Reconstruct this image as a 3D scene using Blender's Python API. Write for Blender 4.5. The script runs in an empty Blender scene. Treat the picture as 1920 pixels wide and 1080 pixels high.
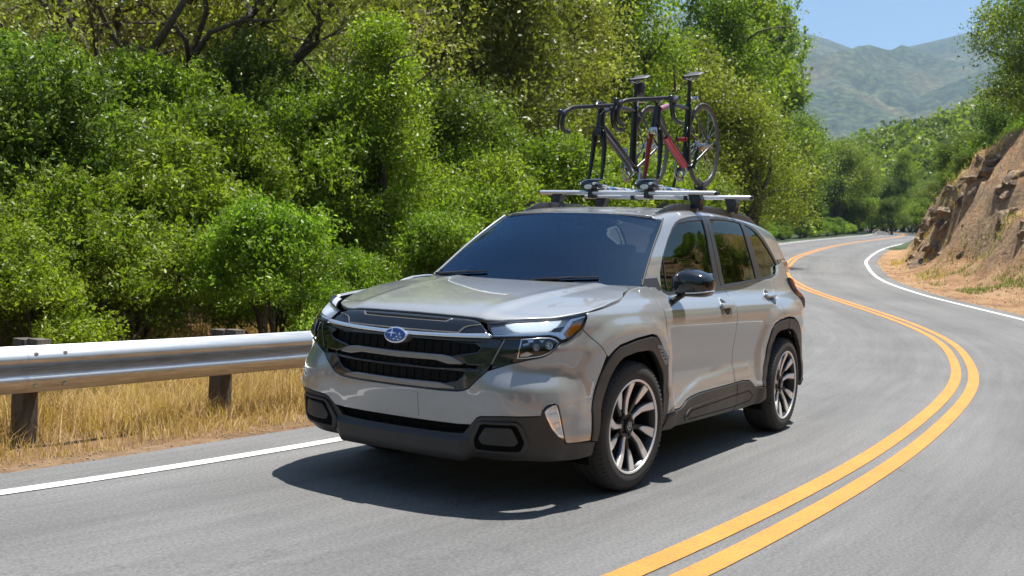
import bpy, bmesh, math, random
import numpy as np
from mathutils import Vector, Matrix
from mathutils.geometry import tessellate_polygon

# ---------------- camera, sky, sun, exposure ----------------
scn = bpy.context.scene
CAM = Vector((5.1917, 3.3423, 1.2920))
YAW, PITCH, ROLL = math.radians(212.234), math.radians(-1.98603), math.radians(2.37643)
cam = bpy.data.cameras.new('camera'); camo = bpy.data.objects.new('camera', cam); scn.collection.objects.link(camo)
_d = Vector((math.cos(PITCH)*math.cos(YAW), math.cos(PITCH)*math.sin(YAW), math.sin(PITCH)))
_r = _d.cross(Vector((0, 0, 1))).normalized(); _u = _r.cross(_d)
_c, _s = math.cos(ROLL), math.sin(ROLL)
_r, _u = _c*_r + _s*_u, -_s*_r + _c*_u
camo.matrix_world = Matrix(((_r.x, _u.x, -_d.x, CAM.x), (_r.y, _u.y, -_d.y, CAM.y), (_r.z, _u.z, -_d.z, CAM.z), (0, 0, 0, 1)))
cam.sensor_width = 36; cam.lens = 36*1943.5/1920; cam.clip_start = .1; cam.clip_end = 9000
cam.dof.use_dof = True; cam.dof.focus_distance = 6.6; cam.dof.aperture_fstop = 5.0
scn.camera = camo
SUN_TO = Vector((-.24, .09, 1)).normalized()
el = math.asin(SUN_TO.z); az = math.atan2(SUN_TO.x, SUN_TO.y)
w = bpy.data.worlds.new('World'); scn.world = w; w.use_nodes = True
nt = w.node_tree; bg = nt.nodes['Background']
sky = nt.nodes.new('ShaderNodeTexSky'); sky.sky_type = 'NISHITA'; sky.sun_disc = False
sky.sun_elevation = el; sky.sun_rotation = az; sky.air_density = 1.0; sky.dust_density = 1.2; sky.ozone_density = 1.0; sky.altitude = 100
tn = nt.nodes.new('ShaderNodeMix'); tn.data_type = 'RGBA'; tn.blend_type = 'MULTIPLY'; tn.inputs[0].default_value = 1; tn.inputs[7].default_value = (.93, 1.03, 1.06, 1)   # clear coastal air
nt.links.new(sky.outputs[0], tn.inputs[6]); nt.links.new(tn.outputs[2], bg.inputs[0]); bg.inputs[1].default_value = .070
sl = bpy.data.lights.new('sun', 'SUN'); sl.energy = 5.0; sl.angle = math.radians(.5); sl.color = (1, .965, .91)
so = bpy.data.objects.new('sun', sl); scn.collection.objects.link(so)
so.rotation_euler = SUN_TO.to_track_quat('Z', 'Y').to_euler()
vs = scn.view_settings; vs.view_transform = 'Standard'; vs.look = 'None'; vs.gamma = 1; vs.use_curve_mapping = False; vs.exposure = .92
scn.cycles.max_bounces = 8; scn.cycles.transparent_max_bounces = 12; scn.cycles.volume_bounces = 0
scn.cycles.use_denoising = True

# ---------------- helpers ----------------
COL = scn.collection
def link(name, data, parent=None):
    o = bpy.data.objects.new(name, data); COL.objects.link(o)
    if parent is not None: o.parent = parent
    return o
def tag(o, label=None, cat=None, group=None, kind=None):
    if label: o['label'] = label
    if cat: o['category'] = cat
    if group: o['group'] = group
    if kind: o['kind'] = kind
    return o
def empty(name, loc=(0, 0, 0), rz=0, label=None, cat=None, group=None):
    o = link(name, None); o.location = loc; o.rotation_euler = (0, 0, rz); o.empty_display_size = .2
    return tag(o, label, cat, group)
MATS = {}
def mat(name, col, rough=.5, metal=0, **kw):
    m = bpy.data.materials.new(name); m.use_nodes = True; MATS[name] = m
    b = m.node_tree.nodes['Principled BSDF']
    b.inputs['Base Color'].default_value = (*col, 1); b.inputs['Roughness'].default_value = rough; b.inputs['Metallic'].default_value = metal
    for k, v in kw.items():
        b.inputs[k.replace('_', ' ')].default_value = v
    return m
def nodes(m): return m.node_tree, m.node_tree.nodes['Principled BSDF']
def noise(nt, scale, detail=4, rough=.55, vec=None, dim='3D'):
    n = nt.nodes.new('ShaderNodeTexNoise'); n.inputs['Scale'].default_value = scale; n.inputs['Detail'].default_value = detail; n.inputs['Roughness'].default_value = rough
    if vec: nt.links.new(vec, n.inputs['Vector'])
    return n
def ramp(nt, src, stops):
    r = nt.nodes.new('ShaderNodeValToRGB'); e = r.color_ramp.elements
    while len(e) < len(stops): e.new(.5)
    for i, (p, c) in enumerate(stops):
        e[i].position = p; e[i].color = (*c, 1) if len(c) == 3 else c
    nt.links.new(src, r.inputs[0]); return r
def mixc(nt, a, b, f, mode='MIX'):
    n = nt.nodes.new('ShaderNodeMix'); n.data_type = 'RGBA'; n.blend_type = mode
    for s, v in ((n.inputs[6], a), (n.inputs[7], b), (n.inputs[0], f)):
        if hasattr(v, 'default_value') or hasattr(v, 'links'): nt.links.new(v, s)
        elif isinstance(v, (int, float)): s.default_value = v
        else: s.default_value = (*v, 1)
    return n.outputs[2]
def bump(nt, b, h, strength=.3, dist=.01):
    n = nt.nodes.new('ShaderNodeBump'); n.inputs['Strength'].default_value = strength; n.inputs['Distance'].default_value = dist
    nt.links.new(h, n.inputs['Height']); nt.links.new(n.outputs[0], b.inputs['Normal'])
def geo_pos(nt): return nt.nodes.new('ShaderNodeNewGeometry').outputs['Position']
def obj_co(nt): return nt.nodes.new('ShaderNodeTexCoord').outputs['Object']

def new_mesh(name, V, F, m=None, parent=None, smooth=None, normals=None, mats=None):
    me = bpy.data.meshes.new(name); me.from_pydata([tuple(v) for v in V], [], [tuple(f) for f in F])
    if m is not None: me.materials.append(m)
    if normals is not None:
        me.polygons.foreach_set('use_smooth', [True]*len(me.polygons)); me.normals_split_custom_set(normals)
    elif smooth is not None:
        me.polygons.foreach_set('use_smooth', [True]*len(me.polygons))
        if smooth < 180: me.set_sharp_from_angle(angle=math.radians(smooth))
    me.update()
    return link(name, me, parent)
def fast_mesh(name, V, F, m=None):   # V (n,3), F (k,3) arrays
    me = bpy.data.meshes.new(name); V = np.asarray(V, np.float32); F = np.asarray(F, np.int32); k = F.shape[1]
    me.vertices.add(len(V)); me.vertices.foreach_set('co', V.ravel())
    me.loops.add(F.size); me.loops.foreach_set('vertex_index', F.ravel())
    me.polygons.add(len(F)); me.polygons.foreach_set('loop_start', np.arange(0, F.size, k, dtype=np.int32)); me.polygons.foreach_set('loop_total', np.full(len(F), k, np.int32))
    me.update(calc_edges=True)
    if m is not None: me.materials.append(m)
    return me

class MB:
    """collects shapes into one mesh"""
    def __init__(s): s.V = []; s.F = []
    def add(s, V, F):
        n = len(s.V); s.V += [tuple(v) for v in V]; s.F += [tuple(n+i for i in f) for f in F]; return s
    def box(s, c, size, rot=None, ch=0.0):
        hx, hy, hz = [v/2 for v in size]
        if ch <= 0:
            V = [(x, y, z) for x in (-hx, hx) for y in (-hy, hy) for z in (-hz, hz)]
            F = [(0, 1, 3, 2), (4, 6, 7, 5), (0, 4, 5, 1), (2, 3, 7, 6), (0, 2, 6, 4), (1, 5, 7, 3)]
        else:
            bm = bmesh.new(); bmesh.ops.create_cube(bm, size=1)
            for v in bm.verts: v.co = Vector((v.co.x*size[0], v.co.y*size[1], v.co.z*size[2]))
            bmesh.ops.bevel(bm, geom=bm.edges[:], offset=ch, segments=2, affect='EDGES', profile=.6)
            bm.verts.index_update(); V = [tuple(v.co) for v in bm.verts]; F = [[v.index for v in f.verts] for f in bm.faces]; bm.free()
        R = rot if rot is not None else Matrix.Identity(3)
        return s.add([tuple(Vector(c) + R @ Vector(v)) for v in V], F)
    def tube(s, pts, r, n=10, cap=True, sq=1.0):
        P = [Vector(p) for p in pts]; rr = r if hasattr(r, '__len__') else [r]*len(P)
        T = [(P[min(i+1, len(P)-1)] - P[max(i-1, 0)]).normalized() for i in range(len(P))]
        up = Vector((0, 0, 1)) if abs(T[0].z) < .9 else Vector((1, 0, 0))
        a = T[0].cross(up).normalized(); V = []; F = []
        for i, p in enumerate(P):
            a = (a - T[i]*a.dot(T[i])).normalized(); b = T[i].cross(a)
            for k in range(n):
                t = 2*math.pi*k/n; V.append(p + (a*math.cos(t) + b*math.sin(t)*sq)*rr[i])
        for i in range(len(P)-1):
            for k in range(n):
                k2 = (k+1) % n; F.append((i*n+k, i*n+k2, (i+1)*n+k2, (i+1)*n+k))
        if cap:
            F.append(tuple(range(n))[::-1]); F.append(tuple((len(P)-1)*n+k for k in range(n)))
        return s.add(V, F)
    def lathe(s, prof, c=(0, 0, 0), axis='y', n=64, closed=False):
        V = []; F = []; m = len(prof)
        for k in range(n):
            t = 2*math.pi*k/n; ct, st = math.cos(t), math.sin(t)
            for (r, h) in prof:
                p = {'y': (r*ct, h, r*st), 'z': (r*ct, r*st, h), 'x': (h, r*ct, r*st)}[axis]
                V.append((p[0]+c[0], p[1]+c[1], p[2]+c[2]))
        for k in range(n):
            k2 = (k+1) % n
            for i in range(m-1 if not closed else m):
                j = (i+1) % m; F.append((k*m+i, k2*m+i, k2*m+j, k*m+j))
        return s.add(V, F)
    def prism(s, poly, z0, z1, tf=lambda p: p):
        n = len(poly); V = [tf((x, y, z0)) for x, y in poly] + [tf((x, y, z1)) for x, y in poly]
        F = [tuple(range(n))[::-1], tuple(range(n, 2*n))] + [(i, (i+1) % n, n+(i+1) % n, n+i) for i in range(n)]
        return s.add(V, F)
    def obj(s, name, m=None, parent=None, smooth=35): return new_mesh(name, s.V, s.F, m, parent, smooth)
# ---------- body surfaces of the car (metres; x forward, y to the car's left, z up) ----------
import numpy as np
def pch(xs, ys):
    xs = np.array(xs, float); ys = np.array(ys, float)
    h = np.diff(xs); dl = np.diff(ys) / h
    m = np.zeros(len(xs)); m[0] = dl[0]; m[-1] = dl[-1]
    for i in range(1, len(xs) - 1):
        if dl[i-1] * dl[i] > 0:
            w1 = 2*h[i] + h[i-1]; w2 = h[i] + 2*h[i-1]
            m[i] = (w1 + w2) / (w1/dl[i-1] + w2/dl[i])
    def f(x):
        x = np.clip(np.asarray(x, float), xs[0], xs[-1])
        i = np.clip(np.searchsorted(xs, x, side='right') - 1, 0, len(xs) - 2)
        t = (x - xs[i]) / h[i]
        return ((1+2*t)*(1-t)**2*ys[i] + t*(1-t)**2*h[i]*m[i] + t*t*(3-2*t)*ys[i+1] + t*t*(t-1)*h[i]*m[i+1])
    return f
def ss(a, b, x):
    t = np.clip((np.asarray(x, float) - a) / (b - a), 0, 1); return t*t*(3-2*t)
# plan outline at mid height
PLAN = [(.985, 0), (.978, .22), (.957, .42), (.915, .60), (.855, .715), (.765, .795), (.65, .85), (.52, .880), (.35, .895), (.1, .90), (-.2, .898), (-.5, .89), (-.9, .885),
        (-1.4, .885), (-1.9, .887), (-2.3, .893), (-2.7, .895), (-3.0, .885), (-3.22, .855), (-3.38, .79), (-3.49, .68), (-3.56, .5), (-3.6, .25), (-3.61, 0)]
def _dense(P, n=12):
    P = np.array(P, float); Q = np.vstack([2*P[0]-P[1], P, 2*P[-1]-P[-2]])
    Q[0] = P[1]*[1, -1]; Q[-1] = P[-2]*[1, -1]
    out = []
    for i in range(1, len(Q) - 2):
        a, b, c, d = Q[i-1:i+3]
        for k in range(n):
            t = k / n; out.append(.5*((2*b) + (c-a)*t + (2*a-5*b+4*c-d)*t*t + (3*b-a-3*c+d)*t**3))
    out.append(P[-1]); return np.array(out)
_D = _dense(PLAN); _L = np.r_[0, np.cumsum(np.hypot(*np.diff(_D, axis=0).T))]
ULEN = _L[-1]
_T = np.gradient(_D, axis=0); _T /= np.linalg.norm(_T, axis=1)[:, None]
_N = np.stack([_T[:, 1], -_T[:, 0]], 1); _N[0] = (1, 0); _N[-1] = (-1, 0)
def u_of_x(x):  # on the flank
    i = int(np.argmin(np.abs(_D[:, 0] - x) + 10*(_D[:, 1] < .6))); return float(_L[i])
offF = pch([.15, .20, .25, .30, .36, .42, .50, .58, .65, .72, .80, .86, .90, .93, .956, .99, 1.05], [.20, .14, .078, .042, .03, .022, .008, 0, 0, .002, .006, .018, .038, .062, .11, .2, .4])
offS = pch([.15, .22, .27, .33, .40, .47, .55, .65, .75, .85, .92, .98, 1.02, 1.06, 1.15, 1.30, 1.45], [.14, .07, .035, .015, .008, .012, .024, .026, .016, .003, .0, .014, .042, .083, .125, .18, .235])
offR = pch([.15, .25, .32, .40, .60, .80, .90, 1.0, 1.1, 1.3], [.2, .1, .03, 0, 0, .06, .07, .08, .12, .2])
def S0(u, z):
    u = np.asarray(u, float); z = np.asarray(z, float)
    sg = np.where(u < 0, -1., 1.); a = np.abs(u)
    x = np.interp(a, _L, _D[:, 0]); y = np.interp(a, _L, _D[:, 1])
    nx = np.interp(a, _L, _N[:, 0]); ny = np.interp(a, _L, _N[:, 1]); q = np.hypot(nx, ny); nx = nx/q; ny = ny/q
    wF = 1 - ss(.62, 1.15, a); wR = ss(ULEN-1.0, ULEN-.55, a); wS = 1 - wF - wR
    off = wF*offF(z) + wS*offS(z) + wR*offR(z)
    off = off + .03*ss(.3, .9, a)*(1-ss(.9, 1.3, a))*ss(.80, .95, z)          # headlamp corner leans back
    # wheel arch bulges, trapezoid-like
    for cx, amp, rr in ((.04, .026, .60), (-2.67, .024, .62)):
        dx = x - cx; dz = (z - .36)*1.0
        r = (np.abs(dx*.98)**3.2 + np.abs(dz)**3.2)**(1/3.2)
        off = off - amp*(1 - ss(rr-.08, rr+.02, r))*ss(.9, 1.15, a)
    # lower door flare above the sill cladding
    fl = np.interp(x, [-2.3, -2.05, -1.9, -1.6, -1.0, -.75, -.55, -.4], [.40, .42, .56, .555, .53, .47, .40, .36])
    off = off - .014*(1 - ss(-.01, .03, z-fl))*ss(-2.35, -2.1, x)*(1-ss(-.5, -.3, x))*wS
    # cheek under the headlamp and crease towards the fog lamp
    cb = np.exp(-((a-.80)/.20)**2 - ((z-.70)/.06)**2)
    off = off + .016*cb
    cr = ss(.5, .7, a)*(1-ss(1.0, 1.15, a))
    off = off - .012*cr*np.exp(-((z-.50-.18*(a-.75))/.07)**2)
    off = off - .036*ss(.38, .62, a)*(1-ss(.88, 1.12, a))*ss(.22, .33, z)*(1-ss(.60, .78, z))
    x = x - nx*off; y = y - ny*off
    return np.stack([x, sg*y, z + 0*x], -1)
# upper body: coordinate b = height up the side, then runs on over the roof to the centre line
_sec = [(1.02, .842, 1.02), (1.06, .817, 1.06), (1.15, .775, 1.15), (1.30, .720, 1.30), (1.42, .672, 1.42), (1.50, .638, 1.50), (1.545, .614, 1.545), (1.58, .585, 1.580),
        (1.62, .548, 1.600), (1.68, .486, 1.609), (1.80, .365, 1.616), (1.98, .185, 1.620), (2.165, 0, 1.621)]
secY = pch([s[0] for s in _sec], [s[1] for s in _sec]); secZ = pch([s[0] for s in _sec], [s[2] for s in _sec])
fyU = pch([-3.7, -3.45, -3.2, -3.0, -2.5, -1.9, -1.5, -.9, -.6, -.33, 0], [.80, .86, .91, .945, .985, 1, 1, .965, .955, .95, .94])
kzU = pch([-3.7, -3.4, -3.1, -2.6, -2.2, -1.8, -1.5, -1.2, -.92, -.6], [.78, .90, .955, 1.02, 1.045, 1.055, 1.045, 1.005, .925, .86])
def U0(x, b):
    x = np.asarray(x, float); b = np.asarray(b, float)
    sg = np.where(b > 2.165, -1., 1.); bb = np.where(b > 2.165, 4.33-b, b)
    z = secZ(bb); k = kzU(x); z = np.where(z > 1.3, 1.3 + (z-1.3)*(1 + (k-1)*.56/.325*1.0), z)
    y = secY(bb)*fyU(x)
    return np.stack([x + 0*y, sg*y, z], -1)
# bonnet: height over plan
hC = pch([-.5, -.3, -.1, .2, .5, .7, .80, .843, .88, .95], [1.150, 1.132, 1.113, 1.082, 1.042, 1.006, .980, .957, .915, .80])
hE = pch([-.5, -.3, -.1, 0, .2, .42, .6, .75, .9], [1.128, 1.118, 1.103, 1.086, 1.054, 1.006, .962, .920, .85])
def H0(x, y):
    x = np.asarray(x, float); y = np.asarray(y, float); a = np.abs(y)
    ye = .80
    # the nose wraps round in plan
    xs = x + .155*(a/.72)**3.0*ss(.1, .85, x)
    c = hC(np.minimum(xs, .95)); e = hE(x)
    t = (a/ye)
    z = c - np.maximum(c - e, -.1)*np.clip(t, 0, 1.15)**4
    # raised ridges running from the screen corners towards the emblem
    yr = .50 - .10*ss(-.3, .9, x)
    z = z - .010*ss(0, .09, a-yr)*(1-ss(.70, .82, xs)) + .004*np.exp(-((a-yr)/.05)**2)
    return np.stack([x, y + 0*x, z], -1)
# windscreen: p in -1..1 across, t 0..1 up
xE = pch([0, .5, 1], [-.335, -.625, -.926]); zE = pch([0, .5, 1], [1.122, 1.345, 1.540])
xC = pch([0, .5, 1], [-.215, -.515, -.865]); zC = pch([0, .5, 1], [1.122, 1.362, 1.570])
def W0(p, t):
    p = np.asarray(p, float); t = np.asarray(t, float)
    xe = xE(t); ze = zE(t); ye = U0(xe, ze)[..., 1]
    q = np.abs(p)**2.2
    return np.stack([xC(t) + (xe-xC(t))*q, p*ye, zC(t) + (ze-zC(t))*q], -1)
def surfaced(F, flip=1):
    def G(a, b, off=0.):
        a = np.asarray(a, float); b = np.asarray(b, float); h = 2e-3
        du = F(a+h, b) - F(a-h, b); dv = F(a, b+h) - F(a, b-h)
        n = np.cross(du, dv)*flip; n /= np.maximum(np.linalg.norm(n, axis=-1, keepdims=True), 1e-12)
        return F(a, b) + n*np.asarray(off, float)[..., None], n
    return G
S = surfaced(S0); U = surfaced(U0, -1); H = surfaced(H0); WS = surfaced(W0)
# ---------------- materials of the place ----------------
def m_asphalt():
    m = mat('asphalt', (.12, .12, .12), .85); nt, b = nodes(m); P = geo_pos(nt)
    n1 = noise(nt, 55, 6, .8, P); n2 = noise(nt, .35, 4, .6, P); n3 = noise(nt, 420, 2, .6, P)
    r1 = ramp(nt, n1.outputs[0], [(.30, (.068, .068, .069)), (.70, (.215, .213, .211))])
    r2 = ramp(nt, n2.outputs[0], [(.3, (.84, .84, .84)), (.7, (1.16, 1.155, 1.14))])
    c = mixc(nt, r1.outputs[0], r2.outputs[0], 1.0, 'MULTIPLY')
    r3 = ramp(nt, n3.outputs[0], [(.40, (.55, .55, .55)), (.62, (1.25, 1.24, 1.22))])
    c = mixc(nt, c, r3.outputs[0], .6, 'MULTIPLY')
    # worn wheel tracks and cracks
    v = nt.nodes.new('ShaderNodeTexVoronoi'); v.feature = 'DISTANCE_TO_EDGE'; v.inputs['Scale'].default_value = .55
    nn = noise(nt, 3, 4, .6, P); sc = nt.nodes.new('ShaderNodeVectorMath'); sc.operation = 'ADD'; nt.links.new(P, sc.inputs[0])
    sc2 = nt.nodes.new('ShaderNodeVectorMath'); sc2.operation = 'SCALE'; sc2.inputs[3].default_value = .5; nt.links.new(nn.outputs[1], sc2.inputs[0]); nt.links.new(sc2.outputs[0], sc.inputs[1]); nt.links.new(sc.outputs[0], v.inputs['Vector'])
    rc = ramp(nt, v.outputs[0], [(0, (.62, .62, .62)), (.006, (1, 1, 1))])
    c = mixc(nt, c, rc.outputs[0], .5, 'MULTIPLY')
    at = nt.nodes.new('ShaderNodeAttribute'); at.attribute_name = 'across'
    mt = nt.nodes.new('ShaderNodeMath'); mt.operation = 'ABSOLUTE'; nt.links.new(at.outputs['Fac'], mt.inputs[0])
    dv = nt.nodes.new('ShaderNodeMath'); dv.operation = 'DIVIDE'; dv.inputs[1].default_value = 3.6; nt.links.new(mt.outputs[0], dv.inputs[0])
    cb = nt.nodes.new('ShaderNodeCombineXYZ'); a2 = nt.nodes.new('ShaderNodeAttribute'); a2.attribute_name = 'along'
    m1 = nt.nodes.new('ShaderNodeMath'); m1.operation = 'MULTIPLY'; m1.inputs[1].default_value = 7.0; nt.links.new(at.outputs['Fac'], m1.inputs[0]); m2 = nt.nodes.new('ShaderNodeMath'); m2.operation = 'MULTIPLY'; m2.inputs[1].default_value = .35; nt.links.new(a2.outputs['Fac'], m2.inputs[0])
    nt.links.new(m1.outputs[0], cb.inputs[0]); nt.links.new(m2.outputs[0], cb.inputs[1]); sn = noise(nt, 1.0, 7, .72, cb.outputs[0]); sr = ramp(nt, sn.outputs[0], [(.32, (.78, .78, .78)), (.68, (1.2, 1.2, 1.19))]); c = mixc(nt, c, sr.outputs[0], .75, 'MULTIPLY')
    tr = ramp(nt, dv.outputs[0], [(.10, (1.04, 1.04, 1.04)), (.22, (.86, .86, .86)), (.33, (1.03, 1.03, 1.03)), (.50, (1.05, 1.05, 1.05)), (.64, (.85, .85, .85)), (.78, (1.04, 1.04, 1.04)), (.97, (1.0, .99, .97))])
    c = mixc(nt, c, tr.outputs[0], .8, 'MULTIPLY')
    nt.links.new(c, b.inputs['Base Color']); bump(nt, b, n3.outputs[0], .5, .004); return m
def m_paintline(name, col):
    m = mat(name, col, .7); nt, b = nodes(m); P = geo_pos(nt)
    n = noise(nt, 60, 6, .75, P); n2 = noise(nt, 2.2, 4, .6, P)
    r = ramp(nt, n.outputs[0], [(.36, tuple(x*.35+.05 for x in col)), (.49, col)])
    r2 = ramp(nt, n2.outputs[0], [(.3, (.86, .86, .86)), (.7, (1.05, 1.05, 1.05))])
    nt.links.new(mixc(nt, r.outputs[0], r2.outputs[0], 1, 'MULTIPLY'), b.inputs['Base Color']); bump(nt, b, noise(nt, 420, 2, .6, P).outputs[0], .4, .003); return m
def m_ground():
    m = mat('dry_earth', (.3, .2, .12), .95); nt, b = nodes(m); P = geo_pos(nt)
    n1 = noise(nt, 1.3, 6, .65, P); n2 = noise(nt, 9, 8, .75, P); n3 = noise(nt, .22, 3, .5, P)
    r1 = ramp(nt, n1.outputs[0], [(.28, (.25, .135, .065)), (.5, (.46, .27, .135)), (.68, (.58, .39, .22))])
    r2 = ramp(nt, n2.outputs[0], [(.3, (.6, .58, .55)), (.6, (1.15, 1.12, 1.1))])
    c = mixc(nt, r1.outputs[0], r2.outputs[0], .9, 'MULTIPLY')
    # exposed grey-brown rock on steep faces
    g = nt.nodes.new('ShaderNodeNewGeometry'); sx = nt.nodes.new('ShaderNodeSeparateXYZ'); nt.links.new(g.outputs['Normal'], sx.inputs[0])
    rr = ramp(nt, sx.outputs[2], [(.42, (1, 1, 1)), (.62, (0, 0, 0))])
    mp = nt.nodes.new('ShaderNodeMapping'); mp.inputs['Scale'].default_value = (1, 1, .9); nt.links.new(P, mp.inputs[0])
    rn = noise(nt, 5, 8, .72, mp.outputs[0]); rk = ramp(nt, rn.outputs[0], [(.30, (.08, .058, .042)), (.42, (.34, .225, .135)), (.60, (.58, .39, .235))])
    c = mixc(nt, c, rk.outputs[0], rr.outputs[0])
    nt.links.new(c, b.inputs['Base Color']); bump(nt, b, n2.outputs[0], 1.0, .16); return m
ASPH = m_asphalt(); YEL = m_paintline('yellow_line_paint', (.57, .228, .030)); WHT = m_paintline('white_line_paint', (.74, .72, .68)); EARTH = m_ground()
def m_leaf(name, c1, c2, c3, trans=.35, rough=.42):
    m = bpy.data.materials.new(name); m.use_nodes = True; nt = m.node_tree; nt.nodes.clear()
    out = nt.nodes.new('ShaderNodeOutputMaterial'); b = nt.nodes.new('ShaderNodeBsdfPrincipled'); t = nt.nodes.new('ShaderNodeBsdfTranslucent'); mx = nt.nodes.new('ShaderNodeMixShader')
    at = nt.nodes.new('ShaderNodeAttribute'); at.attribute_name = 'tone'; oi = nt.nodes.new('ShaderNodeObjectInfo')
    r = ramp(nt, at.outputs['Fac'], [(0, c1), (.55, c2), (1, c3)])
    hs = nt.nodes.new('ShaderNodeHueSaturation'); mr = nt.nodes.new('ShaderNodeMapRange'); mr.inputs[3].default_value = .485; mr.inputs[4].default_value = .515
    nt.links.new(oi.outputs['Random'], mr.inputs[0]); nt.links.new(mr.outputs[0], hs.inputs['Hue']); nt.links.new(r.outputs[0], hs.inputs['Color'])
    mv = nt.nodes.new('ShaderNodeMapRange'); mv.inputs[3].default_value = .8; mv.inputs[4].default_value = 1.25
    ml = nt.nodes.new('ShaderNodeMath'); ml.operation = 'MULTIPLY_ADD'; ml.inputs[1].default_value = 7.31; ml.inputs[2].default_value = .2; fr = nt.nodes.new('ShaderNodeMath'); fr.operation = 'FRACT'
    nt.links.new(oi.outputs['Random'], ml.inputs[0]); nt.links.new(ml.outputs[0], fr.inputs[0]); nt.links.new(fr.outputs[0], mv.inputs[0]); nt.links.new(mv.outputs[0], hs.inputs['Value'])
    nt.links.new(hs.outputs[0], b.inputs['Base Color']); b.inputs['Roughness'].default_value = rough; b.inputs['Specular IOR Level'].default_value = .38
    g = mixc(nt, hs.outputs[0], (1.0, 1.25, .35), .8, 'MULTIPLY'); nt.links.new(g, t.inputs[0])
    mx.inputs[0].default_value = trans; nt.links.new(b.outputs[0], mx.inputs[1]); nt.links.new(t.outputs[0], mx.inputs[2]); nt.links.new(mx.outputs[0], out.inputs[0]); MATS[name] = m; return m
LEAF_BUSH = m_leaf('bush_leaf', (.08, .13, .012), (.235, .315, .034), (.50, .55, .13), .52)
LEAF_OAK = m_leaf('oak_leaf', (.09, .12, .017), (.25, .285, .045), (.49, .50, .15), .47)
LEAF_OLIVE = m_leaf('olive_leaf', (.13, .13, .020), (.27, .265, .052), (.47, .45, .17), .45)
LEAF_SYC = m_leaf('sycamore_leaf', (.12, .17, .02), (.26, .30, .04), (.46, .44, .07), .45)
LEAF_DARK = m_leaf('dark_leaf', (.05, .09, .012), (.155, .21, .033), (.40, .45, .13), .46)
GRASS_M = m_leaf('dry_grass_blade', (.34, .21, .08), (.56, .385, .16), (.72, .57, .30), .35, .7)
GREENG_M = m_leaf('green_weed_blade', (.10, .14, .02), (.20, .26, .045), (.34, .36, .10), .35, .6)
def m_bark(name, a, b_):
    m = mat(name, a, .9); nt, b = nodes(m); o = obj_co(nt); mp = nt.nodes.new('ShaderNodeMapping'); mp.inputs['Scale'].default_value = (1, 1, .25); nt.links.new(o, mp.inputs[0])
    n = noise(nt, 14, 6, .7, mp.outputs[0]); r = ramp(nt, n.outputs[0], [(.35, a), (.65, b_)]); nt.links.new(r.outputs[0], b.inputs['Base Color']); bump(nt, b, n.outputs[0], .8, .03); return m
BARK = m_bark('dark_bark', (.045, .035, .028), (.13, .105, .085)); BARKP = m_bark('pale_bark', (.18, .14, .11), (.34, .29, .24))

# ---------------- lie of the land ----------------
DH = np.array([_d.x, _d.y]); DH /= np.linalg.norm(DH); CX = np.array([CAM.x, CAM.y]); RH = np.array([DH[1], -DH[0]])
def climb(x, y):
    D = (x-CX[0])*DH[0] + (y-CX[1])*DH[1]
    return np.where(D < 11, 0, np.where(D < 19, (D-11)**2*.05/16, np.where(D < 110, .05*(D-15), 4.75 + .05*(D-110))))
def DX(D, X):   # a spot D metres ahead of the camera and X to its right
    p = CX + DH*D + RH*X; return float(p[0]), float(p[1])
CTR = [(26, -9.5), (20, -5.7), (14, -2.7), (10, -.75), (6, .72), (3.2, 1.42), (1.29, 1.67), (.2, 1.74), (-1.28, 1.79), (-2.74, 1.78), (-4.58, 1.70), (-6.55, 1.56), (-8.47, 1.33), (-10.27, 1.0), (-12.53, .47), (-14.59, -.30), (-17.02, -1.60), (-19.67, -3.2), (-22.77, -4.95),
       (-28, -7.15), (-35.5, -9.35), (-43.1, -11.2), (-57.6, -13.9), (-71, -15.8), (-85, -17.4), (-104, -19.6), (-125, -24), (-150, -34)]
def spline(P, n=10):
    P = np.array(P, float); Q = np.vstack([2*P[0]-P[1], P, 2*P[-1]-P[-2]]); out = []
    for i in range(1, len(Q)-2):
        a, b, c, d = Q[i-1:i+3]
        for k in range(n):
            t = k/n; out.append(.5*((2*b) + (c-a)*t + (2*a-5*b+4*c-d)*t*t + (3*b-a-3*c+d)*t**3))
    out.append(P[-1]); return np.array(out)
def even(P, step):
    L = np.r_[0, np.cumsum(np.hypot(*np.diff(P, axis=0).T))]; s = np.arange(0, L[-1], step)
    return np.stack([np.interp(s, L, P[:, 0]), np.interp(s, L, P[:, 1])], 1)
PATH = even(spline(CTR), .4)
for _ in range(8): PATH[1:-1] = .25*PATH[:-2] + .5*PATH[1:-1] + .25*PATH[2:]
_t = np.gradient(PATH, axis=0); _t /= np.linalg.norm(_t, axis=1)[:, None]
PN = np.stack([-_t[:, 1], _t[:, 0]], 1)*-1       # towards the outer (hill) side, seen as right in the distance
if PN[len(PN)//2] @ RH < 0: PN = -PN
def road_d(x, y):
    """signed distance from the yellow lines (+ to the hill side) and index along the road"""
    x = np.asarray(x, float).ravel(); y = np.asarray(y, float).ravel(); d = np.empty(len(x)); idx = np.empty(len(x), int)
    for a in range(0, len(x), 4000):
        q = np.stack([x[a:a+4000], y[a:a+4000]], 1)[:, None, :] - PATH[None]; dd = (q**2).sum(-1); i = dd.argmin(1); idx[a:a+4000] = i
        k = np.arange(len(i)); d[a:a+4000] = np.sqrt(dd[k, i])*np.sign((q[k, i]*PN[i]).sum(-1))
    return d, idx
def hsh(i, j, s=0):
    v = np.sin(i*127.1 + j*311.7 + s*74.7)*43758.5453; return v - np.floor(v)
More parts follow.
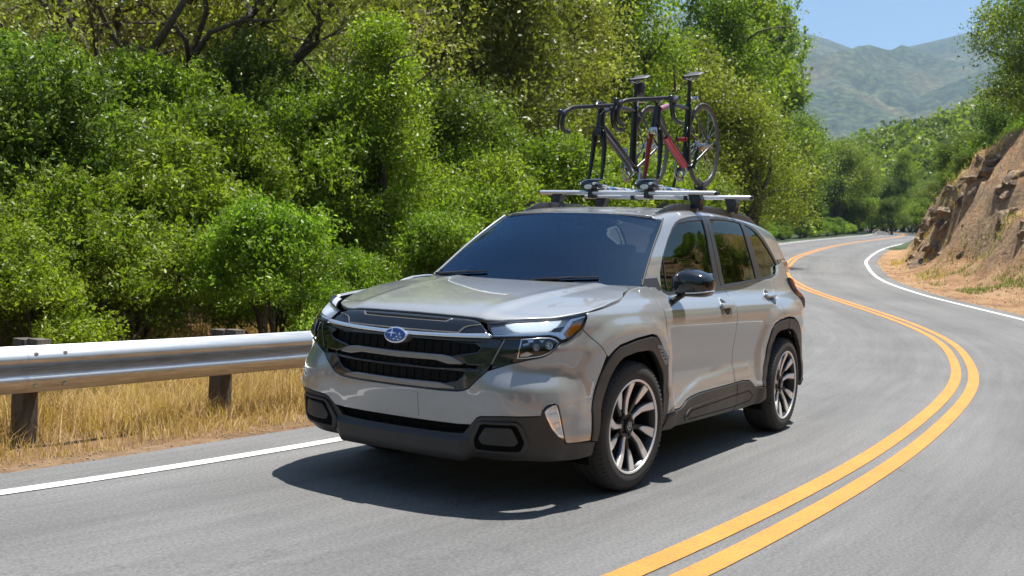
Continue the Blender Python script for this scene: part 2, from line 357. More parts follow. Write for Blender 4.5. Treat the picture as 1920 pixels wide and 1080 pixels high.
def vnoise(x, y, s=0):
    i = np.floor(x); j = np.floor(y); f = x-i; g = y-j; f = f*f*(3-2*f); g = g*g*(3-2*g)
    return (hsh(i, j, s)*(1-f)+hsh(i+1, j, s)*f)*(1-g) + (hsh(i, j+1, s)*(1-f)+hsh(i+1, j+1, s)*f)*g
def fbm(x, y, o=5, s=0):
    v = 0; a = .5
    for k in range(o): v = v + a*vnoise(x*2**k, y*2**k, s+k); a *= .5
    return v
def land(x, y, rough=True):
    sh = np.shape(x); x = np.asarray(x, float).ravel(); y = np.asarray(y, float).ravel()
    d, i = road_d(x, y); D = (x-CX[0])*DH[0] + (y-CX[1])*DH[1]
    z = climb(x, y)
    # hill side: verge, cut bank, slope
    verge = np.interp(D, [-20, 5, 24, 30, 36, 60], [3.1, 3.0, 2.7, 1.7, .9, .9]); r = d - 3.3 - verge
    cut = np.interp(D, [-30, 10, 20, 27, 33, 38, 44, 52, 80], [3.4, 4.0, 5.0, 5.6, 5.0, 4.2, 3.2, 2.6, 3])
    steep = np.interp(D, [-30, 24, 31, 36, 42, 50], [6.0, 6.0, 5.4, 3.2, 2.6, 2.6])
    if rough:
        n = fbm(x*.55, y*.55, 5, 3)-.5; r = r + n*1.9*ss(0, 1.5, d-3.9)
    h = cut*ss(0, 1, r/steep) + np.interp(D, [40, 60, 85, 140], [.46, .34, .16, .06])*np.maximum(r-steep*.8, 0) - .36*np.maximum(r-45, 0)
    h = np.where(d > 0, h, 0) + .10*ss(.2, 1.5, d-3.3)*(d > 0)
    # outer side: flat shoulder, ditch, gentle rise under the shrubs
    l = -d - 3.35
    hl = -.10*ss(0, 1.2, l) + .20*np.maximum(l-3.0, 0)*ss(3.0, 7, l) - .14*np.maximum(l-30, 0)
    hl = hl*np.interp(D, [0, 18, 30], [1, .9, .35])
    z = z + np.where(d < 0, hl, h)
    if rough:
        m = ss(3.5, 5, np.abs(d)); z = z + m*(fbm(x*1.1, y*1.1, 4, 9)-.5)*.35*np.where(d > 0, 1.6, .5)
        e = ss(.5, 3, r)*ss(.5, .75, h)*(d > 0); z = z + e*(np.abs(fbm(x*1.6+z*.8, y*1.6, 5, 21)-.5)*-2.4+.25)
    z = z - .012 - .03*(1-ss(2.2, 3.6, np.abs(d)))
    return z.reshape(sh)
def grid_mesh(name, x0, x1, y0, y1, st, f, m, keep=None):
    xs = np.arange(x0, x1+st/2, st); ys = np.arange(y0, y1+st/2, st); X, Y = np.meshgrid(xs, ys, indexing='ij'); Z = f(X, Y)
    n = len(ys); i, j = np.meshgrid(np.arange(len(xs)-1), np.arange(n-1), indexing='ij'); i = i.ravel(); j = j.ravel()
    F = np.stack([i*n+j, (i+1)*n+j, (i+1)*n+j+1, i*n+j+1], 1)
    if keep is not None:
        k = keep(X, Y).ravel(); F = F[k[F].any(1)]
    me = fast_mesh(name, np.stack([X, Y, Z], -1).reshape(-1, 3), F, m); me.polygons.foreach_set('use_smooth', [True]*len(me.polygons)); return link(name, me)
# three sheets of ground, finer near the road in view; coarser ones lie a little lower where they overlap
def near(X, Y): return (X > -62) & (X < 14) & (Y > -22) & (Y < 26)
tag(grid_mesh('roadside_ground', -62, 14, -22, 26, .22, lambda X, Y: land(X, Y), EARTH), kind='structure')
def far_land(X, Y):
    z = land(X, Y, False); D = (X-CX[0])*DH[0] + (Y-CX[1])*DH[1]; R = (X-CX[0])*RH[0] + (Y-CX[1])*RH[1]
    inn = near(X, Y) & (X > -60) & (X < 12) & (Y > -20) & (Y < 24)
    return z - np.where(inn, 6.0, 0.0) + 0*D
VALLEY = tag(grid_mesh('valley_ground', -260, 90, -170, 130, 2.0, far_land, EARTH), kind='structure')
# base sheet out to the horizon
bx = MB(); cx0, cy0 = DX(1500, 0)
bx.add([(cx0-6000, cy0-6000, -9), (cx0+6000, cy0-6000, -9), (cx0+6000, cy0+6000, -9), (cx0-6000, cy0+6000, -9)], [(0, 1, 2, 3)])
tag(bx.obj('plain_ground', EARTH, None, None), kind='structure')

def ribbon(name, a, b, lift, m, i0=0, i1=None, wob=0):
    i1 = i1 or len(PATH); V = []; F = []; ks = list(range(i0, i1)); cols = 25 if abs(b-a) > 1 else 2
    for q, k in enumerate(ks):
        for c in range(cols):
            o = a + (b-a)*c/(cols-1)
            if wob and c in (0, cols-1): o += wob*(vnoise(k*.23+50*c, .5)-.5)
            p = PATH[k] + PN[k]*o; V.append((p[0], p[1], float(climb(p[0], p[1])) + lift))
    for q in range(len(ks)-1):
        for c in range(cols-1): F.append((q*cols+c, q*cols+c+1, (q+1)*cols+c+1, (q+1)*cols+c))
    o = tag(new_mesh(name, V, F, m, None, 180), kind='structure'); at = o.data.attributes.new('across', 'FLOAT', 'POINT'); at.data.foreach_set('value', [a+(b-a)*c/(cols-1) for q in ks for c in range(cols)]); al = o.data.attributes.new('along', 'FLOAT', 'POINT'); al.data.foreach_set('value', [q*.4 for q in ks for c in range(cols)]); return o
ribbon('road', -3.44, 3.42, 0, ASPH, wob=.10)
for a, b in ((-.158, -.040), (.040, .158)): ribbon('yellow_centre_line', a, b, .005, YEL)
ribbon('white_edge_line', -3.03, -2.93, .005, WHT); ribbon('white_edge_line', 2.90, 3.02, .005, WHT)
# ---------------- vegetation ----------------
rng = np.random.default_rng(7)
def leaf_mesh(name, centres, normals_hint, size, m, tone, aspect=.5, droop=.25):
    """kite-shaped leaves folded along the midrib; one per centre"""
    n = len(centres); d = rng.normal(size=(n, 3)); d += normals_hint*.9; d[:, 2] -= droop; d /= np.linalg.norm(d, axis=1)[:, None]
    s = rng.normal(size=(n, 3)); s -= d*(s*d).sum(1)[:, None]; s /= np.linalg.norm(s, axis=1)[:, None]; nn = np.cross(d, s)
    L = size*(.5 + rng.random(n)**2*1.15)[:, None]; wd = L*aspect
    p0 = centres - d*L*.5; p1 = centres + s*wd*.5 + nn*L*.08; p2 = centres + d*L*.5; p3 = centres - s*wd*.5 + nn*L*.08
    V = np.stack([p0, p1, p2, p3], 1).reshape(-1, 3); k = np.arange(n)*4
    F = np.concatenate([np.stack([k, k+1, k+2], 1), np.stack([k, k+2, k+3], 1)])
    me = fast_mesh(name, V, F, m); a = me.attributes.new('tone', 'FLOAT', 'POINT'); a.data.foreach_set('value', np.repeat(np.clip(tone, 0, 1), 4).astype(np.float32)); return me
def crown_mesh(name, lobes, leaves, size, m, twig=14, spread=.16, fuzz=.25, tonebase=.35, aspect=.5):
    """lobes: (x, y, z, rx, ry, rz); twigs sit through each lobe's outer half, leaves sit round each twig"""
    lobes = np.array(lobes, float); w = (lobes[:, 3]*lobes[:, 4] + lobes[:, 5]*lobes[:, 3]); w /= w.sum(); nt_ = leaves//twig
    li = rng.choice(len(lobes), nt_, p=w); v = rng.normal(size=(nt_, 3)); v /= np.linalg.norm(v, axis=1)[:, None]; v[:, 2] = np.where(v[:, 2] < -.25, -v[:, 2], v[:, 2])
    rad = rng.uniform(.30, 1.0, nt_)**.5*(1 + fuzz*rng.normal(size=nt_)*.35)
    # break the outline into sprays and holes
    ph = np.sin(v[:, 0]*7 + li*1.7)*np.sin(v[:, 1]*6 + li*2.3)*np.sin(v[:, 2]*8 + li); rad *= 1 + .30*ph
    c = lobes[li, :3] + v*rad[:, None]*lobes[li, 3:6]
    keep = ~((ph < -.12) & (rng.random(nt_) < .88)); c = c[keep]; v = v[keep]; li = li[keep]; nt_ = len(c)
    dr = v*.55 + rng.normal(size=v.shape)*.38 + np.array([0, 0, .55]); dr /= np.linalg.norm(dr, axis=1)[:, None]; along = rng.uniform(-1, 1, (nt_, twig, 1))
    tw = c[:, None, :] + dr[:, None, :]*along*spread*1.7 + rng.normal(size=(nt_, twig, 3))*spread*(.42 - .22*along); hint = np.repeat(dr, twig, 0)
    tone = tonebase + .25*(hsh(li*1.0, li*2.0)-.5)[:, None] + .45*(rng.random((nt_, 1))-.5) + .13*rng.normal(size=(nt_, twig)) + .12*v[:, 2:3]*0
    return leaf_mesh(name, tw.reshape(-1, 3), hint, size, m, tone.ravel(), aspect)
def limb_path(a, b, bend, n=7, seed=0):
    r = random.Random(seed); a = Vector(a); b = Vector(b); L = (b-a).length; off = [Vector((0, 0, 0))]*(n+1); out = []
    o1 = Vector((r.uniform(-1, 1), r.uniform(-1, 1), r.uniform(-.5, .8)))*bend*L; o2 = Vector((r.uniform(-1, 1), r.uniform(-1, 1), r.uniform(-.5, .5)))*bend*L*.6
    for k in range(n+1):
        t = k/n; out.append(a.lerp(b, t) + o1*math.sin(math.pi*t) + o2*math.sin(2*math.pi*t))
    return out
def trunk_mesh(name, height, r0, ends, m, seed=0, fork=.45, bend=.12, twigs=2):
    """tapered trunk, limbs to each end point, each with smaller branches"""
    r = random.Random(seed); mb = MB(); top = Vector((r.uniform(-.15, .15)*height, r.uniform(-.15, .15)*height, height))
    tr = limb_path((0, 0, -.3), top, .06, 8, seed); mb.tube(tr, [r0*(1.35-.9*k/8) if k else r0*1.7 for k in range(9)], 9)
    for q, e in enumerate(ends):
        k = r.randint(int(8*fork), 8); a = tr[k]; ra = r0*(1.2-.9*k/8)*.62; P = limb_path(a, e, bend, 7, seed*31+q); mb.tube(P, [ra*(1-.82*i/7) for i in range(8)], 7)
        for j in range(twigs):
            i = r.randint(3, 6); e2 = P[i] + Vector((r.uniform(-1, 1), r.uniform(-1, 1), r.uniform(-.2, 1))).normalized()*((Vector(e)-a).length*.30)
            mb.tube(limb_path(P[i], e2, bend*1.3, 5, seed*57+q*5+j), [ra*(.5-.4*s/5) for s in range(6)], 5)
    me = bpy.data.meshes.new(name); me.from_pydata(mb.V, [], mb.F); me.polygons.foreach_set('use_smooth', [True]*len(me.polygons)); me.materials.append(m); return me
def lobes_for(kind, R, Hh, n, seed):
    r = random.Random(seed); out = []
    for k in range(n):
        if kind == 'bush':
            a = r.uniform(0, 6.28); e = r.uniform(.02, 1)**.8*1.45; f = r.uniform(.62, .95); s = R*r.uniform(.17, .33); out.append((R*.92*f*math.cos(a)*math.cos(e)*.95, R*.92*f*math.sin(a)*math.cos(e)*.95, Hh*(.18+.70*f*math.sin(e)), s, s, s*r.uniform(.55, .85)))
        elif kind == 'round':
            a = r.uniform(0, 6.28); t = r.uniform(.15, .85); q = R*.74*math.sin(math.pi*min(t*.8+.25, .95))*r.uniform(.25, 1); s = R*r.uniform(.15, .29); out.append((q*math.cos(a), q*math.sin(a), Hh*(.12+.80*t), s, s, s*.66))
        elif kind == 'open':
            a = r.uniform(0, 6.28); t = r.uniform(.05, 1); q = R*r.uniform(.35, 1.0)*math.cos(t*.9); s = R*r.uniform(.16, .26); out.append((q*math.cos(a), q*math.sin(a), Hh*(.35+.58*t), s, s, s*.6))
        elif kind == 'tall':
            a = r.uniform(0, 6.28); t = r.random(); q = R*.55*math.sin(math.pi*min(t*.85+.12, .97))*r.uniform(.2, 1); q *= 1.2; s = R*r.uniform(.15, .30); out.append((q*math.cos(a), q*math.sin(a), Hh*(.10+.84*t), s, s, s*.75))
    return out
def plant(name, crown, trunk, x, y, s=1., rz=0., sink=.05, label=None, cat='shrub', group=None, sz=None, z=None):
    zz = float(land(np.array([x]), np.array([y]), False)[0]) if z is None else z
    o = empty(name, (x, y, zz-sink), rz, label, cat, group); o.scale = (s, s, sz or s)
    if trunk is not None: link('trunk' if cat == 'tree' else 'stem', trunk, o)
    link('crown' if cat == 'tree' else 'foliage', crown, o); return o
bush_c = []; bush_t = []
for k, (R, Hh, L, sz, mm) in enumerate([(1.35, 2.5, 52000, .052, LEAF_BUSH), (1.5, 2.9, 60000, .055, LEAF_BUSH), (1.2, 2.1, 42000, .048, LEAF_BUSH), (1.5, 3.2, 56000, .052, LEAF_DARK), (1.4, 2.4, 42000, .048, LEAF_OAK)]):
    lb = lobes_for('bush', R, Hh, 38, 40+k); bush_c.append(crown_mesh('bush_foliage', lb, L, sz*1.12, mm, 24, .10, .3, .42, .46)); bush_t.append(trunk_mesh('bush_stem', Hh*.35, .05, [l[:3] for l in lb[:14]], BARK, 70+k, .2, .1, 1))
tree_c = []; tree_t = []
for k, (kind, R, Hh, L, sz, mm, bk) in enumerate([('round', 3.2, 6.5, 75000, .082, LEAF_OAK, BARK), ('round', 3.6, 7.5, 85000, .082, LEAF_OLIVE, BARK), ('tall', 2.9, 9.5, 60000, .12, LEAF_SYC, BARKP),
        ('tall', 2.6, 8.5, 70000, .088, LEAF_BUSH, BARK), ('round', 3.2, 6.0, 70000, .085, LEAF_DARK, BARK), ('open', 4.2, 6.6, 34000, .085, LEAF_OLIVE, BARK)]):
    lb = lobes_for(kind, R, Hh, {1: 40, 5: 30}.get(k, 52), 140+k); tree_c.append(crown_mesh('tree_crown', lb, L, sz, mm, 14, .26 if k != 2 else .3, .35, .42, .6 if k != 2 else .8)); tree_t.append(trunk_mesh('tree_trunk', Hh*.42, .19, [l[:3] for l in lb[:15]], bk, 170+k, .3, .24, 2) if kind == 'open' else trunk_mesh('tree_trunk', Hh*.5, .2, [l[:3] for l in lb[:11]], bk, 170+k, .35, .12, 2))

# ---------------- far country: mountains, wooded hill, haze ----------------
def m_hill():
    m = mat('chaparral', (.08, .1, .03), .95); nt, b = nodes(m); P = geo_pos(nt)
    v = nt.nodes.new('ShaderNodeTexVoronoi'); v.inputs['Scale'].default_value = .085; nt.links.new(P, v.inputs['Vector'])
    n1 = noise(nt, .006, 6, .6, P); n2 = noise(nt, .10, 5, .7, P)
    r1 = ramp(nt, n2.outputs[0], [(.40, (.008, .021, .009)), (.5, (.026, .056, .021)), (.63, (.078, .105, .040))])
    r2 = ramp(nt, n1.outputs[0], [(.46, (0, 0, 0)), (.66, (.45, .45, .45))])
    c = mixc(nt, r1.outputs[0], (.21, .165, .095), r2.outputs[0])
    rv = ramp(nt, v.outputs['Distance'], [(.1, (1.1, 1.1, 1.05)), (.6, (.55, .58, .55))]); c = mixc(nt, c, rv.outputs[0], .7, 'MULTIPLY')
    nt.links.new(c, b.inputs['Base Color']); bump(nt, b, v.outputs['Distance'], -.6, 4.0); return m
CHAP = m_hill(); VALLEY.data.materials.clear(); VALLEY.data.materials.append(CHAP)
def hor(px): return 473 + (px-960)*.0415
def mountain(name, D0, prof, depth, amp, seed, m):
    px = [p[0] for p in prof]; zz = [CAM.z + (hor(p[0])-p[1])/1943.5*D0 for p in prof]
    f = pch([(p-960)/1943.5*D0 for p in px], zz)
    xs = np.linspace((px[0]-960)/1943.5*D0, (px[-1]-960)/1943.5*D0, 320); ds = np.linspace(D0-depth, D0+depth*.5, 130)
    X, Dd = np.meshgrid(xs, ds, indexing='ij'); top = f(X); t = np.clip(1-np.abs(Dd-D0)/depth, 0, 1)
    w1 = X + 260*(fbm(X/420+7, Dd/420, 3, seed)-.5); r = 1-np.abs(2*fbm(w1/330+seed, Dd/700, 6, seed)-1)*1.0
    z = top*(t**.85) + (r-.72)*amp*np.sin(np.pi*np.clip(t, 0, 1))*1.0 + (fbm(X/60, Dd/60, 4, seed+5)-.5)*amp*.16*(1-t**6)
    z = np.where(t <= 0, -6, z)
    wx = CX[0] + DH[0]*Dd + RH[0]*X; wy = CX[1] + DH[1]*Dd + RH[1]*X; n = len(ds)
    i, j = np.meshgrid(np.arange(len(xs)-1), np.arange(n-1), indexing='ij'); i = i.ravel(); j = j.ravel()
    me = fast_mesh(name, np.stack([wx, wy, z], -1).reshape(-1, 3), np.stack([i*n+j, (i+1)*n+j, (i+1)*n+j+1, i*n+j+1], 1), m)
    me.polygons.foreach_set('use_smooth', [True]*len(me.polygons)); return tag(link(name, me), kind='structure')
mountain('mountain', 2300, [(-2600, 330), (-1200, 250), (0, 150), (900, 60), (1300, 30), (1470, 62), (1530, 78), (1580, 96), (1615, 101), (1650, 96), (1700, 86), (1760, 72), (1800, 62), (1840, 62), (1900, 84), (2000, 110), (2400, 160), (3300, 240), (4600, 330)], 1300, 190, 3, CHAP)
mountain('mountain', 1500, [(-2600, 400), (-800, 300), (900, 180), (1400, 150), (1500, 165), (1560, 195), (1620, 205), (1700, 182), (1780, 150), (1860, 120), (2000, 100), (2400, 120), (3300, 220), (4600, 330)], 700, 90, 11, CHAP)
# wooded hill that closes the valley on the right
HD0 = 230
hillf = pch([(p-960)/1943.5*HD0 for p in (-400, 600, 1300, 1560, 1620, 1700, 1790, 1860, 1940, 2200, 2900)], [CAM.z + (hor(p)-y)/1943.5*HD0 for p, y in ((-400, 380), (600, 330), (1300, 300), (1560, 268), (1620, 246), (1700, 226), (1790, 200), (1860, 168), (1940, 130), (2200, 30), (2900, -60))])
def hill_z(D, X):
    t = np.clip(1-np.abs(D-HD0)/115, 0, 1); return -2 + (hillf(X)-1.5)*(t*t*(3-2*t)) + 5*(fbm(X/30, D/30, 4, 31)-.5)*t
xs = np.linspace(-160, 230, 150); ds = np.linspace(118, 342, 90); X, Dd = np.meshgrid(xs, ds, indexing='ij')
n = len(ds); i, j = np.meshgrid(np.arange(len(xs)-1), np.arange(n-1), indexing='ij'); i = i.ravel(); j = j.ravel()
me = fast_mesh('wooded_hill', np.stack([CX[0]+DH[0]*Dd+RH[0]*X, CX[1]+DH[1]*Dd+RH[1]*X, hill_z(Dd, X)], -1).reshape(-1, 3), np.stack([i*n+j, (i+1)*n+j, (i+1)*n+j+1, i*n+j+1], 1), CHAP)
tag(link('hill', me), kind='structure')
nb = 1000; D_ = rng.uniform(125, 236, nb); X_ = rng.uniform(-70, 190, nb)*D_/230; ok = (X_/D_ > .2) | (rng.random(nb) < .35); D_ = D_[ok]; X_ = X_[ok]
cz = hill_z(D_, X_)
D2 = rng.uniform(58, 240, 2000); X2 = rng.uniform(.14, .85, 2000)*D2; wx = CX[0]+DH[0]*D2+RH[0]*X2; wy = CX[1]+DH[1]*D2+RH[1]*X2; dd_, _i = road_d(wx, wy); k_ = dd_ > 13; z2 = land(wx, wy, False)
D_ = np.r_[D_, D2[k_]]; X_ = np.r_[X_, X2[k_]]; cz = np.r_[cz, np.maximum(z2[k_], hill_z(D2[k_], X2[k_]))]
 
sz = rng.uniform(1.8, 4.2, len(D_))*np.clip(D_/160, .6, 1.2); per = 130
v = rng.normal(size=(len(D_), per, 3)); v /= np.linalg.norm(v, axis=2)[..., None]; v[..., 2] = np.abs(v[..., 2])*1.0
v *= (rng.uniform(.75, 1.08, (len(D_), per))*(1+.2*np.sin(v[..., 0]*6)*np.sin(v[..., 1]*5)))[..., None]
cc = np.stack([CX[0]+DH[0]*D_+RH[0]*X_, CX[1]+DH[1]*D_+RH[1]*X_, cz], -1)[:, None, :] + v*sz[:, None, None]*np.array([1, 1, .95])
tone = np.repeat(rng.uniform(-.1, .38, len(D_)), per) + .12*rng.normal(size=len(D_)*per)
me = leaf_mesh('far_woods', cc.reshape(-1, 3), v.reshape(-1, 3), .85, LEAF_OAK, tone, .8); tag(link('far_woods', me), kind='stuff')

# ---------------- shrubs and trees ----------------
def off_path(k, o, along=0):
    k = int(np.clip(k, 0, len(PATH)-1)); p = PATH[k] + PN[k]*o; return float(p[0]), float(p[1])
def k_at(xw): return int(np.argmin(np.abs(PATH[:, 0]-xw)))
R_ = random.Random(5)
SH_G = 'leafy shrubs massed behind the guardrail'
cnt = 0
words = ['bright green leafy shrub', 'tall mid green shrub', 'low rounded green shrub', 'dark glossy leaved shrub', 'grey green oak scrub bush']
for row, (o, st, sc, kinds) in enumerate([(-7.0, 1.5, .80, [0, 1, 2, 0]), (-8.9, 1.7, 1.0, [1, 0, 3, 1]), (-11.2, 2.0, 1.12, [3, 1, 0, 1])]):
    xw = 5.0
    while xw > -24:
        k = R_.choice(kinds); x, y = off_path(k_at(xw + R_.uniform(-.3, .3)), o + R_.uniform(-.5, .5))
        s = sc*R_.uniform(.85, 1.15)
        plant('shrub', bush_c[k], bush_t[k], x, y, s, R_.uniform(0, 6.28), .1, words[k] + (' in the front row behind the guardrail', ' in the middle row behind the guardrail', ' in the back row below the trees')[row], 'shrub', SH_G + (' front', ' middle', ' back')[row] + ' ' + words[k], s*R_.uniform(.95, 1.15)); xw -= st*R_.uniform(.8, 1.2)
def T(px, D, k, s, label, group=None, sz=None, cat='tree', bush=False, rz=None, dz=0):
    x, y = DX(D, (px-960)/1943.5*D); M_, Q_ = (bush_c, bush_t) if bush else (tree_c, tree_t)
    z = float(land(np.array([x]), np.array([y]), False)[0]) + dz
    nm = {0: 'oak_tree', 1: 'olive_toned_tree', 2: 'sycamore_tree', 3: 'leafy_tree', 4: 'dark_tree', 5: 'spreading_oak'}[k] if not bush else 'shrub'
    return plant(nm, M_[k], Q_[k], x, y, s, R_.uniform(0, 6.28) if rz is None else rz, .1, label, 'shrub' if bush else cat, group, sz, z)
T(300, 18, 5, 1.0, 'olive green oak with crooked dark limbs over the shrubs at far left', rz=.4)
T(20, 20, 5, 1.05, 'olive green oak cut by the left edge of the picture', rz=2.2)
T(530, 20, 5, 1.1, 'olive green oak whose bent dark limbs show above the bonnet side shrubs', rz=4.0)
T(700, 15.5, 3, .56, 'dark green upright tree between the olive oaks', None)
T(600, 17, 4, .7, 'low dark evergreen oak left of the upright green tree')
T(820, 20, 4, .8, 'dense evergreen oak behind the windscreen pillar')
T(880, 25, 1, 1.25, 'pale olive oak behind the roof of the car', rz=1.0)
T(1010, 30, 1, 1.3, 'tall pale olive oak left of the roof bicycles', rz=3.0)
T(1010, 20, 1, 1.5, 'bright green shrub just left of the roof rack', None, 1.35, bush=True)
T(930, 17, 0, 1.3, 'light green shrub beside the windscreen top', None, bush=True)
T(1090, 22, 0, 1.3, 'green shrub right behind the front roof bar', None, bush=True)
T(1150, 34, 3, 1.25, 'green tree behind the two bicycles')
T(1080, 40, 0, 1.6, 'grey green oak behind the left bicycle')
T(1240, 38, 0, 1.45, 'grey green oak behind the right bicycle')
T(1330, 44, 3, 1.35, 'mid green tree right of the bicycle wheel')
T(1190, 26, 1, 1.4, 'rounded green shrub below the bicycles', None, bush=True)
T(1290, 30, 4, 1.5, 'grey green oak scrub below the right bicycle wheel', None, bush=True)
T(1345, 50, 2, 1.6, 'tall yellow green sycamore with pale trunk', rz=1.2)
T(1415, 84, 2, 2.0, 'sycamore with yellow leaves at the edge of the sky', rz=3.7)
T(1380, 38, 0, 1.1, 'low oak in front of the tall sycamore')
T(1482, 100, 0, 2.0, 'green oak stepping down below the sycamore')
T(1392, 52, 2, .8, 'small yellow leaved sycamore over the hedge')
T(1428, 90, 3, 1.75, 'bright green tree where the treeline meets the mountains')
T(1340, 46, 4, .9, 'dark oak above the roadside hedge')
T(1562, 115, 0, 1.8, 'grey green oak over the bend of the road')
T(1605, 128, 4, 1.5, 'dark oak shading the far end of the road')
T(1385, 66, 0, 1.1, 'small oak leaning over the hedge')
T(1650, 138, 4, 1.4, 'dark tree closing the end of the road')
T(1745, 118, 0, 1.1, 'grey green oak right of the road end')
T(1685, 138, 3, 1.3, 'green tree behind the end of the road')
T(1720, 135, 4, 1.3, 'dark tree behind the rock nose')
for q in range(16):      # more wood behind these, a mass in the photograph
    px = 60 + q*80 + R_.uniform(-20, 20); D = R_.uniform(34, 56) + (25 if px > 1200 else 0); k = R_.choice([0, 0, 1, 3, 4])
    T(px, D, k, R_.uniform(1.35, 1.75)*(D/45 if D < 60 else .9), 'woodland tree filling in behind the nearer trees', 'woodland behind the roadside trees')
# low hedge on the outside of the far bend
for q in range(30):
    xw = -40 - q*2.3; k = k_at(xw); x, y = off_path(k, -4.9 - R_.uniform(0, .7)); kk = R_.choice([0, 3, 1, 2])
    plant('hedge_shrub', bush_c[kk], bush_t[kk], x, y, .82*R_.uniform(.85, 1.15), R_.uniform(0, 6), .1, 'low %s in the hedge along the far bend' % ('dark shrub' if kk == 3 else 'green shrub'), 'shrub', 'hedge along the far bend ' + ('dark' if kk == 3 else 'green'), .62)
for q in range(12):
    xw = -30 - q*4.2; x, y = off_path(k_at(xw), -8.3 - R_.uniform(0, 2)); kk = R_.choice([0, 4, 1, 3])
    plant('shrub', bush_c[kk], bush_t[kk], x, y, 1.25*R_.uniform(.85, 1.2), R_.uniform(0, 6), .1, 'shrub behind the low hedge of the far bend', 'shrub', 'shrubs behind the hedge')
for q in range(34):
    xw = -24 - q*3.2; x, y = off_path(k_at(xw), -8.6 - R_.uniform(0, 6)); kk = R_.choice([0, 4, 1, 3, 4])
    plant('shrub', bush_c[kk], bush_t[kk], x, y, 1.35*R_.uniform(.85, 1.4), R_.uniform(0, 6), .3, 'shrub filling the shade under the roadside trees', 'shrub', 'undergrowth below the far trees')
for q in range(26):
    D = R_.uniform(112, 150); px = 1540 + q*10 + (R_.uniform(0, 25)); x, y = DX(D, (px-960)/1943.5*D); kk = R_.choice([0, 3, 4])
    plant('shrub', bush_c[kk], bush_t[kk], x, y, 1.7*R_.uniform(.8, 1.5), R_.uniform(0, 6), .3, 'dark shrub closing the far end of the road', 'shrub', 'shrubs at the far end of the road')
# hill side, above the cut bank
T(1960, 44, 0, 1.45, 'dark evergreen oak high on the bank at the right edge')
T(1978, 38, 4, 1.05, 'dark oak overhanging the bank at the right edge')
T(1862, 58, 4, 1.0, 'dark oak on the slope left of the right edge oaks')
T(1812, 64, 0, .72, 'grey green oak half way along the slope')
T(1925, 58, 0, 1.1, 'tall grey green oak behind the right edge oaks')
cnt = 0; tries = 0
while cnt < 120 and tries < 4000:
    tries += 1; D = R_.uniform(24, 150); X = R_.uniform(.26, .62)*D; x, y = DX(D, X); d, i_ = road_d([x], [y]); d = float(d[0])
    lim = 8.2 if D < 50 else 6.2
    if d < lim + R_.uniform(0, 2): continue
    if D < 34 and R_.random() < .35: continue
    k = R_.choice([0, 2, 3, 4, 4, 4]); s = R_.uniform(.6, 1.25)*(1 + D/150)
    plant('scrub_bush', bush_c[k], bush_t[k], x, y, s, R_.uniform(0, 6), .15, ('grey green scrub' if k == 4 else 'dark scrub' if k == 3 else 'green scrub') + ' bush on the slope above the cut bank', 'shrub', 'scrub on the slope ' + str(['green', 'green', 'green', 'dark', 'grey green'][k])); cnt += 1
for q in range(80):      # the same slope goes on past the right edge (the car's flank mirrors it)
    k = k_at(R_.uniform(-20, 12)); x, y = off_path(k, R_.uniform(7.5, 20)); kk = R_.choice([0, 3, 4, 4, 1])
    plant('scrub_bush', bush_c[kk], bush_t[kk], x, y, R_.uniform(.7, 1.5), R_.uniform(0, 6), .15, 'scrub bush on the bank beside the near road', 'shrub', 'scrub beside the near road')
for q in range(9):
    k = k_at(-18 + q*4); x, y = off_path(k, R_.uniform(15, 24)); kk = R_.choice([0, 4])
    plant('oak_tree', tree_c[kk], tree_t[kk], x, y, R_.uniform(.7, 1.0), R_.uniform(0, 6), .15, 'oak on the bank beside the near road', 'tree', 'oaks beside the near road')

# rock outcrops in the cut bank
def m_rock():
    m = mat('fractured_rock', (.12, .1, .08), .9); nt, b = nodes(m); P = geo_pos(nt); n = noise(nt, 3.5, 8, .7, P); r = ramp(nt, n.outputs[0], [(.32, (.05, .040, .033)), (.48, (.22, .155, .105)), (.64, (.46, .31, .18))])
    nt.links.new(r.outputs[0], b.inputs['Base Color']); bump(nt, b, noise(nt, 11, 8, .75, P).outputs[0], 1, .08); return m
ROCK = m_rock()
def rock_mesh(seed):
    r = np.random.default_rng(seed); bm = bmesh.new(); bmesh.ops.create_icosphere(bm, subdivisions=3, radius=1); V = np.array([v.co[:] for v in bm.verts]); F = [[v.index for v in f.verts] for f in bm.faces]; bm.free()
    pl = r.normal(size=(22, 3)); pl /= np.linalg.norm(pl, axis=1)[:, None]; dd = r.uniform(.30, .78, 22)
    for p, q in zip(pl, dd):
        e = V @ p - q; V = V - np.maximum(e, 0)[:, None]*p[None]*1.0
    V *= np.array([1, .8, 1.1]); V += (fbm(V[:, 0]*3+seed, V[:, 1]*3+V[:, 2]*2, 4)-.5)[:, None]*.16*V
    return fast_mesh('rock', V, np.array(F), ROCK)
rocks = [rock_mesh(k) for k in range(5)]
def outcrop(label, spots, n, s0, s1):
    x, y, z = spots[0]; o = empty('rock_outcrop', (x, y, z), 0, label, 'rock outcrop')
    for q in range(n):
        a = spots[q % len(spots)]; x2, y2 = a[0]+R_.uniform(-.35, .35), a[1]+R_.uniform(-.35, .35); z2 = float(land(np.array([x2]), np.array([y2]))[0]); s = R_.uniform(s0, s1)
        c = link('rock', rocks[R_.randrange(5)], o); c.location = (x2-x+.35*s, y2-y+.25*s, z2-z-.62*s); c.scale = (s*R_.uniform(.9, 1.4), s*R_.uniform(.8, 1.2), s*R_.uniform(.7, 1.2)); c.rotation_euler = (R_.uniform(-.5, .5), R_.uniform(-.5, .5), R_.uniform(0, 6.28))
